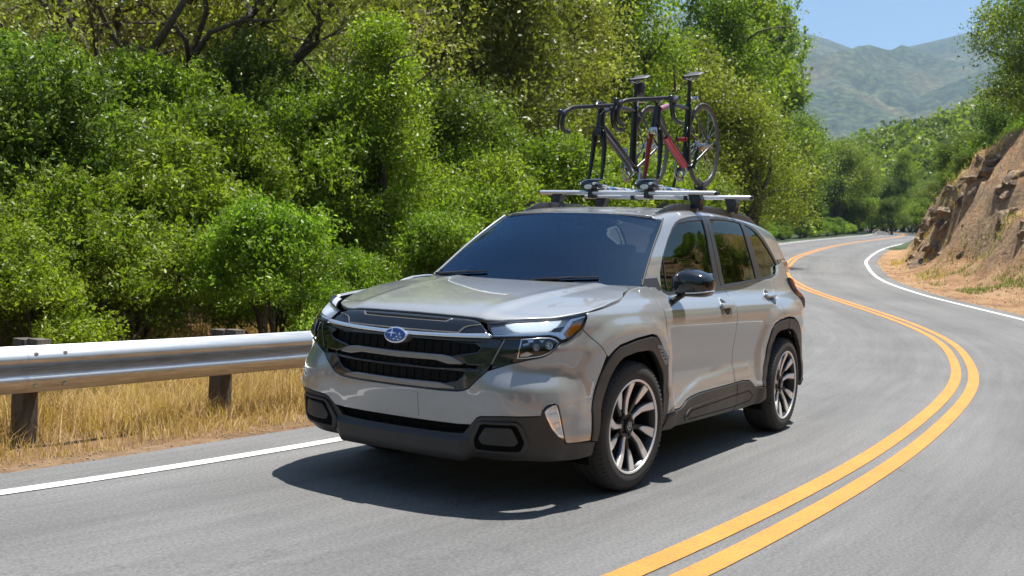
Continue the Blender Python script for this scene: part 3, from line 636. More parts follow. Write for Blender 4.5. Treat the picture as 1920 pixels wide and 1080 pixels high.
outcrop('dark fractured rock outcrop at the nose of the cut bank beside the bend', [(-40.7, -5.6, 2.4), (-38.6, -5.2, 1.9), (-43.3, -5.4, 4.3), (-35.7, -4.0, 2.0), (-37.9, -5.3, 1.5), (-41.3, -5.1, 4.0), (-35.9, -3.9, 2.6), (-35.3, -4.5, 1.4), (-38.5, -5.3, 1.7), (-37.6, -5.2, 1.4), (-41.3, -5.1, 4.1), (-38.8, -5.3, 1.9), (-38.9, -5.0, 2.4), (-35.7, -4.2, 1.9), (-41.1, -4.9, 3.9), (-40.8, -4.9, 3.4), (-37.6, -4.9, 1.7), (-43.6, -5.6, 4.3), (-41.0, -5.7, 2.4), (-40.9, -4.8, 3.6), (-35.7, -4.2, 1.9), (-36.2, -3.9, 3.4), (-38.7, -5.2, 2.0), (-43.1, -5.8, 3.4)], 60, .22, .60)
outcrop('brown rock outcrop in the middle of the bare cut bank', [(-35.4, -3.8, 2.0), (-31.6, -2.6, 1.9), (-30.3, -2.6, 1.1), (-28.7, -0.7, 2.2), (-32.1, -2.9, 2.2), (-32.0, -2.6, 2.3), (-30.3, -2.7, 1.2), (-28.4, -0.4, 2.2), (-32.1, -2.9, 2.0), (-32.5, -2.8, 2.5), (-30.5, -2.8, 1.2), (-28.5, -0.4, 2.5), (-35.2, -3.8, 1.8), (-31.9, -2.9, 2.0), (-30.8, -2.9, 1.3), (-28.4, -0.3, 2.5), (-33.3, -3.3, 1.9), (-33.1, -2.9, 2.6), (-29.9, -2.7, 1.1), (-28.3, -0.5, 1.8), (-30.9, -2.5, 1.5), (-31.6, -2.5, 2.0)], 14, .12, .30)
outcrop('rock ledge under the scrub at the top of the cut bank', [(-35.4, -2.6, 5.2), (-36.2, -2.3, 5.7), (-41.5, -4.8, 4.6), (-32.1, -1.1, 4.3), (-36.2, -2.4, 5.7), (-36.9, -3.6, 4.7), (-32.2, -1.2, 4.4), (-36.3, -3.2, 4.8), (-36.4, -2.5, 5.8), (-36.0, -3.3, 4.5), (-32.6, -1.3, 4.7), (-35.3, -2.1, 5.1), (-31.5, -0.9, 4.0), (-35.3, -2.3, 5.2), (-35.3, -2.1, 5.2), (-31.9, -1.2, 4.1), (-35.2, -2.4, 4.9), (-36.3, -3.8, 4.1), (-32.0, -1.2, 4.3), (-35.9, -2.1, 5.7)], 40, .2, .6)
# ---------------- grass, weeds, stones ----------------
def blades(name, x, y, h, wd, m, tone, lean=.45, clump=1):
    n = len(x); z = land(x, y); a = rng.uniform(0, 6.28, n); l = h*lean*rng.normal(size=n)
    b = np.stack([x, y, z-.01], 1); s = np.stack([np.cos(a), np.sin(a), 0*a], 1)*wd[:, None]; l2 = np.stack([np.cos(a+1.3), np.sin(a+1.3), 0*a], 1)*l[:, None]
    mid = b + l2*.35 + np.array([0, 0, 1])*h[:, None]*.6; tip = b + l2 + np.array([0, 0, 1])*h[:, None]
    V = np.stack([b-s, b+s, mid+s*.6, mid-s*.6, tip], 1).reshape(-1, 3); k = np.arange(n)*5
    F = np.concatenate([np.stack([k, k+1, k+2], 1), np.stack([k, k+2, k+3], 1), np.stack([k+3, k+2, k+4], 1)])
    me = fast_mesh(name, V, F, m); at = me.attributes.new('tone', 'FLOAT', 'POINT'); at.data.foreach_set('value', np.repeat(np.clip(tone, 0, 1), 5).astype(np.float32)); return tag(link(name, me), kind='stuff')
def scatter(n, k0, k1, o0, o1, dens=None):
    k = rng.uniform(k0, k1, n); o = rng.uniform(o0, o1, n); i = k.astype(int); f = (k-i)[:, None]; p = PATH[i]*(1-f) + PATH[np.minimum(i+1, len(PATH)-1)]*f + PN[i]*o[:, None]
    x, y = p[:, 0], p[:, 1]; pr = fbm(x*.9, y*.9, 4, 55) if dens is None else dens(x, y, o); keep = rng.random(n) < np.clip((pr-.22)*3.0, 0, 1); return x[keep], y[keep], o[keep]
ka, kb = k_at(5.5), k_at(-10); kc, kd = k_at(-10), k_at(-60); ke = k_at(-17)
x, y, o = scatter(150000, ka, kb, -8.6, -3.62); e = np.clip((-o-3.6)/1.2, .12, 1); h = rng.uniform(.07, .30, len(x))*e
blades('dry_grass', x, y, h, rng.uniform(.0018, .004, len(x)), GRASS_M, .45 + .3*(fbm(x*1.5, y*1.5, 3, 5)-.5)*2 + .15*rng.normal(size=len(x)), .8)
x, y, o = scatter(30000, kc, kd, -8.6, -3.7); e = np.clip((-o-3.6)/1.2, .2, 1); blades('dry_grass', x, y, rng.uniform(.08, .3, len(x))*e, rng.uniform(.006, .012, len(x)), GRASS_M, .5 + .2*rng.normal(size=len(x)), .7)
x, y, o = scatter(26000, ka, kb, -6.8, -3.7, lambda x, y, o: (fbm(x*.7, y*.7, 3, 77)-.30)*1.15); blades('green_weeds', x, y, rng.uniform(.04, .16, len(x)), rng.uniform(.003, .006, len(x)), GREENG_M, .5 + .2*rng.normal(size=len(x)), .8)
x, y, o = scatter(90000, k_at(-9), k_at(-42), 3.9, 14, lambda x, y, o: fbm(x*.5, y*.5, 4, 91)-.12-.16*(o < 8.2)+.2*(o > 8.6)); blades('dry_slope_grass', x, y, rng.uniform(.06, .30, len(x)), rng.uniform(.006, .014, len(x)), GRASS_M, .42 + .2*rng.normal(size=len(x)), .7)
x, y, o = scatter(26000, k_at(-9), k_at(-30), 4.2, 6.8, lambda x, y, o: (fbm(x*.6, y*.6, 4, 17)-.22)*1.2); blades('green_weeds', x, y, rng.uniform(.05, .16, len(x)), rng.uniform(.006, .012, len(x)), GREENG_M, .45 + .2*rng.normal(size=len(x)), .7)
STONE = mat('stone', (.27, .21, .15), .9)
def stones(name, x, y, r):
    z = land(x, y); n = len(x); t = np.array([(1, 0, 0), (-1, 0, 0), (0, 1, 0), (0, -1, 0), (0, 0, 1), (0, 0, -1)], float); Fq = np.array([(0, 2, 4), (2, 1, 4), (1, 3, 4), (3, 0, 4), (2, 0, 5), (1, 2, 5), (3, 1, 5), (0, 3, 5)])
    V = np.stack([x, y, z+r*.2], 1)[:, None, :] + t[None]*r[:, None, None]*rng.uniform(.5, 1.1, (n, 6, 1))*np.array([1, 1, .7]); F = (Fq[None] + (np.arange(n)*6)[:, None, None]).reshape(-1, 3)
    return tag(link(name, fast_mesh(name, V.reshape(-1, 3), F, STONE)), kind='stuff')
x, y, o = scatter(5000, ka, kb, -5.6, -3.42, lambda x, y, o: np.where(o > -4.2, .9, .35)); stones('pebbles', x, y, rng.uniform(.003, .014, len(x)))
x, y, o = scatter(7000, k_at(-9), k_at(-45), 3.5, 9, lambda x, y, o: .4+0*x); stones('loose_stones', x, y, rng.uniform(.008, .05, len(x))*rng.uniform(.4, 1, len(x)))

# ---------------- guardrail ----------------
def m_galv():
    m = mat('galvanised_steel', (.62, .63, .63), .34, .9); nt, b = nodes(m); o = geo_pos(nt); mp = nt.nodes.new('ShaderNodeMapping'); mp.inputs['Scale'].default_value = (.6, 6, 6); nt.links.new(o, mp.inputs[0])
    n = noise(nt, 6, 6, .7, mp.outputs[0]); r = ramp(nt, n.outputs[0], [(.3, (.40, .40, .39)), (.7, (.70, .71, .71))]); nt.links.new(r.outputs[0], b.inputs['Base Color'])
    rr = ramp(nt, n.outputs[0], [(.3, (.50, .50, .50)), (.7, (.28, .28, .28))]); nt.links.new(rr.outputs[0], b.inputs['Roughness']); return m
GALV = m_galv(); POSTM = m_bark('weathered_post_wood', (.05, .042, .036), (.15, .125, .10))
gr = empty('guardrail', (0, -2.85, 0), 0, 'galvanised steel guardrail on dark posts along the left verge', 'guardrail')
# guardrail line: W section swept along the verge, top at .55 m above the road
GO = -4.56
wprof = [(.000, .545), (.018, .555), (.030, .545), (.060, .505), (.078, .480), (.078, .462), (.060, .440), (.022, .420), (.010, .405), (.022, .390), (.060, .370), (.078, .348), (.078, .330), (.060, .305), (.030, .262), (.018, .250), (.000, .258)]
def gpt(x):
    k = k_at(x); return PATH[k] + PN[k]*GO
xs_ = np.arange(9.0, -16.5, -.25); GL = np.array([(x, np.interp(-x, -PATH[:, 0], (PATH + PN*GO)[:, 1])) for x in xs_])
gr.location = (0, 0, 0)
seg = 3.272; L = np.r_[0, np.cumsum(np.hypot(*np.diff(GL, axis=0).T))]
def gat(s): return np.array([np.interp(s, L, GL[:, 0]), np.interp(s, L, GL[:, 1])])
s0_ = float(np.interp(-1.066, -GL[:, 0], L)) - .15 - seg*2
s = s0_
first = True
while s < L[-1]-seg:
    if s >= 0:
        st_ = np.linspace(s, s+seg+.30, 18); V = []; F = []
        for q, a in enumerate(st_):
            p = gat(a); t = gat(a+.05)-gat(a-.05); t /= np.linalg.norm(t); nrm = np.array([-t[1], t[0]]);
            if nrm[1] < 0: nrm = -nrm
            e = .004 if q >= 16 else 0
            for (oo, hh) in wprof: V.append((p[0]+nrm[0]*(oo-e), p[1]+nrm[1]*(oo-e), hh))
            for (oo, hh) in wprof: V.append((p[0]+nrm[0]*(oo-e-.004), p[1]+nrm[1]*(oo-e-.004), hh))
        m_ = len(wprof)
        for q in range(len(st_)-1):
            for c in range(m_-1):
                F.append((q*2*m_+c, q*2*m_+c+1, (q+1)*2*m_+c+1, (q+1)*2*m_+c)); F.append((q*2*m_+m_+c, (q+1)*2*m_+m_+c, (q+1)*2*m_+m_+c+1, q*2*m_+m_+c+1))
            F.append((q*2*m_, (q+1)*2*m_, (q+1)*2*m_+m_, q*2*m_+m_)); F.append((q*2*m_+m_-1, q*2*m_+2*m_-1, (q+1)*2*m_+2*m_-1, (q+1)*2*m_+m_-1))
        new_mesh('rail_panel', V, F, GALV, gr, 50)
        b = MB()
        for dx in (.05, .25):
            for hh in (.505, .300):
                p = gat(s+dx); b.lathe([(0, .072), (.012, .07), (.014, .062), (.014, .05)], (p[0], p[1], hh), 'y', 10)
        b.obj('bolts', GALV, gr, 40)['kind'] = 'stuff'
    s += seg
s = s0_ + .15; pm = None
while s < L[-1]:
    if s > 0:
        p = gat(s); t = gat(s+.05)-gat(s-.05); R = Matrix.Rotation(math.atan2(t[1], t[0]), 3, 'Z')
        gz = float(land(np.array([p[0]]), np.array([p[1]]), False)[0])
        MB().box((p[0], p[1]-.215, .580/2-.3), (.11, .15, .580+.6), R, .008).obj('post', POSTM, gr, 30)
        MB().box((p[0], p[1]-.068, .42), (.10, .13, .34), R, .008).obj('spacer_block', POSTM, gr, 30)
    s += seg/2
# ---------------- the car ----------------
def m_paint():
    m = mat('warm_grey_paint', (.43, .42, .40), .32, .25, Coat_Weight=1.0, Coat_Roughness=.02, Coat_IOR=1.85); nt, b = nodes(m)
    n = noise(nt, 2600, 1, .5, obj_co(nt)); r = ramp(nt, n.outputs[0], [(.35, (.262, .270, .277)), (.65, (.318, .326, .332))]); nt.links.new(r.outputs[0], b.inputs['Base Color']); return m
def m_plastic(name, col, rough, sc=700, st=.25):
    m = mat(name, col, rough); nt, b = nodes(m); n = noise(nt, sc, 2, .5, obj_co(nt)); bump(nt, b, n.outputs[0], st, .001)
    n2 = noise(nt, 3, 4, .6, obj_co(nt)); r = ramp(nt, n2.outputs[0], [(.3, (rough-.06,)*3), (.7, (rough+.08,)*3)]); nt.links.new(r.outputs[0], b.inputs['Roughness']); return m
PAINT = m_paint(); CLAD = m_plastic('matte_black_plastic', (.028, .027, .026), .46); GLOSSB = mat('gloss_black', (.008, .009, .012), .06, 0, Coat_Weight=.6, Coat_Roughness=.02)
VOID = mat('black_void', (.004, .004, .004), .9, Specular_IOR_Level=.1); MESHB = m_plastic('grille_black', (.004, .004, .0045), .5); CHROME = mat('satin_chrome', (.80, .81, .83), .16, .85); SILV = mat('silver_plastic', (.62, .63, .65), .28, .55)
GREYBAR = mat('dark_satin_bar', (.26, .25, .24), .28, .5); LENSD = mat('lens_inner_dark', (.03, .032, .036), .2, .4); AMBER = mat('amber_lens', (1.0, .36, .015), .25, 0, Coat_Weight=1.0)
NAVY = mat('badge_blue', (.008, .035, .22), .12, .2, Coat_Weight=1.0); REDL = mat('red_lens', (.38, .012, .015), .1, 0, Coat_Weight=1.0); WHITEL = mat('frosted_lens', (.72, .76, .80), .16, .15, Coat_Weight=1.0)
SEAM = mat('rubber_seal', (.012, .012, .013), .6); TRIMB = mat('window_frame_black', (.030, .030, .033), .33); RUBBER = m_plastic('tyre_rubber', (.028, .027, .026), .72, 300, .4)
ALLOY = mat('machined_alloy', (.76, .76, .76), .30, .55); ALLOYD = mat('dark_wheel_paint', (.035, .035, .037), .32, .5); BRAKE = mat('brake_steel', (.30, .29, .28), .35, .9)
DRL = mat('daylight_lamp', (.8, .85, .9), .3, 0, Emission_Color=(.85, .93, 1, 1), Emission_Strength=.35)
FAB = m_plastic('seat_cloth', (.05, .05, .055), .9, 300); DASH = m_plastic('dashboard', (.02, .02, .022), .7)
def m_glass(name, tint, f0, gl):
    m = bpy.data.materials.new(name); m.use_nodes = True; nt = m.node_tree; nt.nodes.clear(); o = nt.nodes.new('ShaderNodeOutputMaterial'); mx = nt.nodes.new('ShaderNodeMixShader'); t = nt.nodes.new('ShaderNodeBsdfTransparent'); g = nt.nodes.new('ShaderNodeBsdfGlossy'); l = nt.nodes.new('ShaderNodeFresnel')
    t.inputs[0].default_value = (*tint, 1); g.inputs[0].default_value = (*gl, 1); g.inputs['Roughness'].default_value = 0.01; l.inputs[0].default_value = f0
    nt.links.new(l.outputs[0], mx.inputs[0]); nt.links.new(t.outputs[0], mx.inputs[1]); nt.links.new(g.outputs[0], mx.inputs[2]); nt.links.new(mx.outputs[0], o.inputs[0]); return m
GLASSW = m_glass('windscreen_glass', (.24, .28, .31), 2.3, (.36, .56, .80)); GLASSS = m_glass('tinted_side_glass', (.08, .10, .07), 2.1, (.62, .66, .58)); LENS = m_glass('clear_lens', (.9, .92, .93), 1.5, (1, 1, 1))

def inset(P, h):
    """move a closed 2D outline inwards (it must run anticlockwise)"""
    n = len(P); out = []
    for i in range(n):
        a, b, c = P[i-1], P[i], P[(i+1) % n]; e1 = b-a; e2 = c-b; e1 = e1/max(np.linalg.norm(e1), 1e-9); e2 = e2/max(np.linalg.norm(e2), 1e-9)
        n1 = np.array([-e1[1], e1[0]]); n2 = np.array([-e2[1], e2[0]]); m = n1+n2; q = m@m
        m = m/max(q, .35)*2 if q > 1e-6 else n1
        out.append(b + m*h)
    return np.array(out)
def area(P): x, y = P[:, 0], P[:, 1]; return .5*np.sum(x*np.roll(y, -1) - y*np.roll(x, -1))
def rounded(P, r, n=3):
    P = np.array(P, float); out = []; N = len(P)
    for i in range(N):
        a, b, c = P[i-1], P[i], P[(i+1) % N]; d1 = a-b; d2 = c-b; l1 = np.linalg.norm(d1); l2 = np.linalg.norm(d2); rr = min(r, l1*.4, l2*.4)
        p = b + d1/l1*rr; q = b + d2/l2*rr
        for k in range(n+1): t = k/n; out.append((1-t)**2*p + 2*t*(1-t)*b + t*t*q)
    return np.array(out)
def densify(P, st):
    out = []; N = len(P)
    for i in range(N):
        a, b = P[i], P[(i+1) % N]; m = max(1, int(math.ceil(np.linalg.norm(b-a)/st)))
        for k in range(m): out.append(a + (b-a)*k/m)
    return np.array(out)
def mir(P): return [(-a, b) for a, b in P]
def both(P, close=True):
    """half outline given from the centre line round to the centre line -> whole outline"""
    R = [(-a, b) for a, b in P[::-1]]
    return list(P) + [q for q in R if abs(q[0]) > 1e-6]
def patch_data(F, outer, holes=(), off=0., thick=.015, grid=.03, ch=.003, flip=False, rnd=0.):
    outer = np.array(outer, float); outer = rounded(outer, rnd) if rnd else outer; outer = outer if area(outer) > 0 else outer[::-1]; outer = densify(outer, grid)
    hs = []
    for h in holes:
        h = np.array(h, float); h = rounded(h, rnd) if rnd else h; h = h if area(h) < 0 else h[::-1]; hs.append(densify(h, grid))
    loops = [outer] + hs; ins = [inset(l, ch) for l in loops]; ofn = off if callable(off) else (lambda a, b: off + 0*a)
    polys = [[Vector((p[0], p[1], 0)) for p in l] for l in ins]; tris = tessellate_polygon(polys); pts = [p for l in polys for p in l]
    bm = bmesh.new(); vs_ = [bm.verts.new(p) for p in pts]
    for t in tris:
        try: bm.faces.new([vs_[i] for i in t])
        except ValueError: pass
    allp = np.vstack(ins)
    for ax in (0, 1):
        lo, hi = allp[:, ax].min(), allp[:, ax].max(); v = math.floor(lo/grid)*grid + grid
        while v < hi - 1e-5:
            co = [0, 0, 0]; co[ax] = v + 1.3e-5; no = [0, 0, 0]; no[ax] = 1
            bmesh.ops.bisect_plane(bm, geom=bm.verts[:]+bm.edges[:]+bm.faces[:], plane_co=co, plane_no=no, dist=1e-6); v += grid
    bmesh.ops.triangulate(bm, faces=[f for f in bm.faces if len(f.verts) > 4])
    bm.verts.index_update(); A = np.array([(v.co.x, v.co.y) for v in bm.verts]); faces = [[v.index for v in f.verts] for f in bm.faces if f.calc_area() > 1e-10]; bm.free()
    P, N = F(A[:, 0], A[:, 1], ofn(A[:, 0], A[:, 1]))
    if callable(off):     # real normals of the offset surface
        h = 2e-3
        def O(a, b): return F(a, b, ofn(a, b))[0]
        n2 = np.cross(O(A[:, 0]+h, A[:, 1])-O(A[:, 0]-h, A[:, 1]), O(A[:, 0], A[:, 1]+h)-O(A[:, 0], A[:, 1]-h)); n2 /= np.maximum(np.linalg.norm(n2, axis=1)[:, None], 1e-12); n2 *= np.sign((n2*N).sum(1))[:, None]; N = n2
    V = list(map(tuple, P)); faces2 = []; nrm = []
    Pn = P
    for f in faces:
        g = np.cross(Pn[f[1]]-Pn[f[0]], Pn[f[2]]-Pn[f[0]])
        if g @ N[f[0]] < 0: f = f[::-1]
        faces2.append(tuple(f)); nrm += [tuple(N[i]) for i in f]
    for l, q in zip(loops, ins):
        n = len(l); Pi, Ni = F(q[:, 0], q[:, 1], ofn(q[:, 0], q[:, 1])); Po, _ = F(l[:, 0], l[:, 1], ofn(l[:, 0], l[:, 1])); sd = Po-Pi; sd /= np.maximum(np.linalg.norm(sd, axis=1)[:, None], 1e-9)
        Pc, _ = F(l[:, 0], l[:, 1], ofn(l[:, 0], l[:, 1])-ch*.8); Pb, _ = F(l[:, 0], l[:, 1], ofn(l[:, 0], l[:, 1])-thick); No = Ni+sd; No /= np.linalg.norm(No, axis=1)[:, None]
        b0 = len(V); V += list(map(tuple, Pi)) + list(map(tuple, Pc)) + list(map(tuple, Pb))
        for i in range(n):
            j = (i+1) % n
            for (f, nn) in (((b0+i, b0+n+i, b0+n+j, b0+j), (Ni[i], No[i], No[j], Ni[j])), ((b0+n+i, b0+2*n+i, b0+2*n+j, b0+n+j), (sd[i], sd[i], sd[j], sd[j]))):
                f = list(f); nn = list(nn); g = np.cross(np.array(V[f[1]])-np.array(V[f[0]]), np.array(V[f[2]])-np.array(V[f[0]]))
                if g @ (nn[0]+nn[1]) < 0: f = f[::-1]; nn = nn[::-1]
                faces2.append(tuple(f)); nrm += [tuple(v) for v in nn]
    V = np.array(V)
    if flip:
        V[:, 1] *= -1; k = 0; nf = []; nn = []
        for f in faces2:
            m = len(f); seg_ = nrm[k:k+m][::-1]; k += m; nf.append(f[::-1]); nn += [(a, -b, c) for a, b, c in seg_]
        faces2, nrm = nf, nn
    return V, faces2, nrm
def patch(name, F, outer, m, parent, flip=False, **kw):
    V, Fc, N = patch_data(F, outer, flip=flip, **kw); return new_mesh(name, V, Fc, m, parent, None, N)
def pair(name, F, outer, m, parent, **kw):
    """the same piece on the car's left and right"""
    return [patch(name, F, outer, m, parent if not isinstance(parent, (list, tuple)) else parent[i], flip=bool(i), **kw) for i in (0, 1)]

car = empty('suv', (0, 0, 0), 0, 'warm light grey five door SUV with black lower cladding and two bicycles on its roof', 'car')
G = .003   # half a shut line
# --- front bumper, painted
arch_f_out = [(1.148, .343), (1.150, .500), (1.182, .599), (1.225, .677), (1.289, .756), (1.340, .788), (1.395, .811), (1.587, .838), (1.784, .850), (1.845, .842), (1.885, .822), (1.975, .765), (2.060, .700), (2.088, .640), (2.096, .580), (2.092, .500), (2.062, .385)]
arch_f_in = [(1.204, .335), (1.226, .493), (1.281, .590), (1.325, .652), (1.372, .705), (1.415, .737), (1.469, .757), (1.612, .774), (1.773, .774), (1.820, .764), (1.858, .745), (1.925, .703), (1.985, .655), (2.012, .620), (2.022, .575), (2.013, .498), (1.985, .385), (1.985, .290)]
surr_low = [(0, .579), (.27, .580), (.375, .584), (.415, .592), (.445, .606), (.493, .655), (.541, .700), (.638, .735), (.745, .764), (.820, .778), (.855, .795), (.893, .822), (.922, .847)]
lamp_low_edge = [(.960, .856), (1.000, .872), (1.071, .914)]
fog_s = [(.958, .358), (.918, .468), (.890, .545), (.872, .553), (.847, .549), (.826, .538), (.812, .520), (.806, .498)]
bump_low = [(.728, .493), (.631, .489), (.515, .475), (.492, .466), (.475, .448), (.452, .424), (.383, .419), (.20, .418), (0, .418)]
half = surr_low + lamp_low_edge + [(1.262, .776), (1.222, .683), (1.176, .601), (1.143, .500), (1.141, .346), (.985, .346), (.968, .350)] + fog_s[:0] + [(.960, .362), (.921, .468), (.893, .548), (.873, .557), (.846, .553), (.824, .542), (.808, .522), (.803, .497)] + bump_low
outer_b = half + [(-a, b) for a, b in half[::-1] if a > 1e-6]
bumper = patch('front_bumper', S, outer_b, PAINT, car, thick=.03, grid=.028, ch=.003)
patch('plate_blank', S, rounded([(-.145, .435), (.145, .435), (.145, .560), (-.145, .560)], .006), PAINT, bumper, off=.004, thick=.006, ch=.002)
# --- black lower bumper, with ledge
def ledge(a, b):
    w_ = 1-ss(.40, .47, np.abs(a)); return -.004 + .030*w_*(1-ss(.335, .372, b)) + .020*w_*(1-ss(.262, .340, b)) + .012*(1-w_)*(1-ss(.25, .32, b))
low_top = [(0, .366), (.20, .366), (.319, .367), (.404, .372), (.446, .418), (.470, .443), (.488, .461), (.513, .469), (.631, .483), (.728, .487), (.797, .491), (.806, .516), (.823, .536), (.846, .547), (.871, .551), (.886, .542), (.914, .464), (.953, .356), (.968, .343), (1.145, .338), (1.196, .327), (1.190, .262), (1.10, .256), (.998, .252), (.88, .255), (.761, .262), (.617, .256), (.50, .258), (.36, .262), (0, .266)]
intake = [(0, .4085), (.383, .410), (.446, .415), (.404, .372), (.319, .367), (0, .366)]
lowb = patch('lower_bumper', S, low_top[:0] + low_top + [(-a, b) for a, b in low_top[::-1] if a > 1e-6], CLAD, car, off=ledge, thick=.05, grid=.024, ch=.004)
patch('intake_back', S, [(-.5, .34), (.5, .34), (.5, .43), (-.5, .43)], VOID, lowb, off=-.055, thick=.01)
patch('air_dam', S, both([(0, .264), (.36, .260), (.62, .255), (.62, .243), (.36, .247), (0, .250)]), CLAD, lowb, off=-.025, thick=.05, grid=.05, ch=.003)
pod_out = [(.440, .350), (.455, .375), (.498, .440), (.520, .451), (.693, .462), (.716, .446), (.762, .358), (.738, .303), (.715, .293), (.475, .286), (.455, .296)]
pod_mid = [(.474, .352), (.514, .430), (.528, .438), (.684, .448), (.700, .438), (.738, .358), (.722, .318), (.708, .310), (.492, .303), (.480, .310)]
pod_in = [(.500, .362), (.536, .416), (.548, .422), (.664, .430), (.676, .424), (.706, .366), (.696, .343), (.684, .338), (.530, .334), (.518, .337)]
pods = pair('lamp_pod_frame', S, pod_out, CLAD, lowb, holes=[pod_mid], off=.010, thick=.02, grid=.03, ch=.005, rnd=.012)
pair('pod_recess', S, pod_out, VOID, pods, off=-.001, thick=.004, grid=.04, ch=.001)
ins_ = pair('pod_insert', S, pod_in, CLAD, pods, off=.008, thick=.012, grid=.03, ch=.006, rnd=.01)
def hexes(F, rows, flip):
    V = []; Fc = []
    for (a, b) in rows:
        k = len(V); P, N = F(np.array([a]+[a+.011*math.cos(t*math.pi/3) for t in range(6)]), np.array([b]+[b+.0075*math.sin(t*math.pi/3) for t in range(6)]), np.array([.012]+[.009]*6)); P[:, 1] *= (-1 if flip else 1)
        V += list(map(tuple, P)); Fc += [(k, k+1+t, k+1+(t+1) % 6) for t in range(6)]
    return V, Fc
hx_ = [(a+(.0125 if j % 2 else 0), .348+j*.0125) for j in range(6) for a in np.arange(.535+abs(j-1)*.003, .685-abs(j-1)*.006, .025)]
for i in (0, 1):
    V, Fc = hexes(S, hx_, i); new_mesh('honeycomb', V, Fc, CLAD, pods[i], 30)
pair('bumper_end_panel', S, [(1.083, .336), (1.192, .325), (1.187, .266), (1.083, .2595)], CLAD, lowb, off=-.002, thick=.006, ch=.003)
# --- fog lamps
fogo = [(.955, .362), (.918, .465), (.888, .543), (.872, .549), (.848, .545), (.826, .534), (.813, .514), (.822, .487), (.860, .425), (.892, .392), (.928, .370)]
fogi = [(.936, .384), (.880, .548), (.862, .543), (.838, .530), (.822, .516), (.832, .490), (.866, .435), (.900, .395)]
fl_ = pair('fog_lamp', S, fogo, GLOSSB, car, off=.000, thick=.02, grid=.02, ch=.004)
pair('lamp_ring', S, [(.938, .378), (.878, .548), (.860, .544), (.832, .530), (.818, .516), (.830, .487), (.866, .430), (.905, .388)], CHROME, fl_, holes=[[(.926, .396), (.872, .537), (.858, .534), (.838, .524), (.827, .512), (.838, .490), (.870, .440), (.902, .405)]], off=.007, thick=.008, grid=.02, ch=.001)
pair('lamp_glass', S, [(.926, .396), (.872, .537), (.858, .534), (.838, .524), (.827, .512), (.838, .490), (.870, .440), (.902, .405)], WHITEL, fl_, off=.004, thick=.005, grid=.02, ch=.001)
MESHB.node_tree.nodes['Principled BSDF'].inputs['Specular IOR Level'].default_value = .12
for i, (a0, a1, b0, b1) in enumerate([(.845, .880, .502, .508), (.868, .902, .455, .460), (.888, .914, .425, .429)]):
    pair('lamp_divider', S, [(a0, b0-.002), (a1, b0+.004), (a1, b1+.004), (a0, b1-.002)], SILV, fl_, off=.0075, thick=.003, ch=.001)
# --- grille: black backing, bars, ribs, chrome wing, badge
gtop = [(0, .953), (.12, .9525), (.248, .951), (.369, .949), (.425, .944), (.462, .936), (.487, .922), (.506, .905), (.525, .882), (.544, .862)]
grille = patch('grille', S, both(gtop + [(.60, .860), (.607, .858), (.552, .737), (.541, .703)] + surr_low[:6][::-1] + []), GLOSSB, car, off=-.030, thick=.02, grid=.05, ch=.003)
patch('grille_rim', S, both([(0, .9495), (.12, .949), (.248, .9475), (.365, .9455), (.420, .941), (.456, .933), (.480, .919), (.498, .902), (.516, .880), (.532, .862), (.600, .858), (.585, .80), (.553, .732), (.535, .698), (.489, .658), (.441, .610), (.412, .597), (.373, .589), (.27, .585), (0, .584)]), GLOSSB, grille,
      holes=[both([(0, .872), (.30, .874), (.46, .874), (.50, .850), (.545, .835), (.535, .79), (.515, .725), (.505, .695), (.470, .655), (.432, .625), (.40, .612), (.27, .600), (0, .598)])], off=.002, thick=.032, grid=.03, ch=.004)
# bonnet-side gloss panel above the wing, with slot
patch('upper_slot', S, both([(0, .938), (.20, .937), (.285, .936), (.262, .926), (.15, .925), (0, .9255)]), VOID, grille, off=.004, thick=.004, ch=.001)
patch('slot_lip', S, both([(0, .9235), (.15, .923), (.266, .924), (.29, .937), (.300, .937), (.274, .920), (.15, .9195), (0, .920)]), GREYBAR, grille, off=.009, thick=.01, ch=.0015)
patch('upper_panel', S, both([(0, .9205), (.27, .9215), (.295, .938), (.42, .936), (.468, .922), (.410, .914), (.385, .905), (.362, .878), (0, .876)]), GLOSSB, grille, off=.008, thick=.02, grid=.03, ch=.004)
patch('upper_panel_edge', S, both([(.0, .8755), (.360, .8775), (.383, .903), (.408, .912), (.466, .920), (.470, .918), (.411, .909), (.388, .899), (.364, .872), (0, .870)]), GREYBAR, grille, off=.009, thick=.02, grid=.03, ch=.0015)
def mesh_field(name, zlo, zhi, ul, n):
    """recessed black field with upright ribs"""
    patch('mesh_back', S, both([(0, zhi), (ul, zhi), (ul-.03, zlo), (0, zlo)]), MESHB, grille, off=-.024, thick=.004, grid=.04, ch=.001)
    for k in range(n):
        a = -ul+.03 + (2*ul-.06)*k/(n-1); patch('mesh_rib', S, [(a-.0015, zlo), (a+.0015, zlo), (a+.0015, zhi), (a-.0015, zhi)], MESHB, grille, off=-.019, thick=.006, grid=.03, ch=.001)
mesh_field('a', .762, .832, .50, 19); mesh_field('b', .695, .735, .48, 18); mesh_field('c', .612, .684, .44, 17)
def bar(name, up, dn, m, off, th=.02, ch=.005): return patch(name, S, both(up + dn[::-1]), m, grille, off=off, thick=th, grid=.03, ch=ch)
bar('grille_bar', [(0, .845), (.30, .847), (.545, .858)], [(0, .832), (.30, .836), (.52, .842)], GLOSSB, .002)
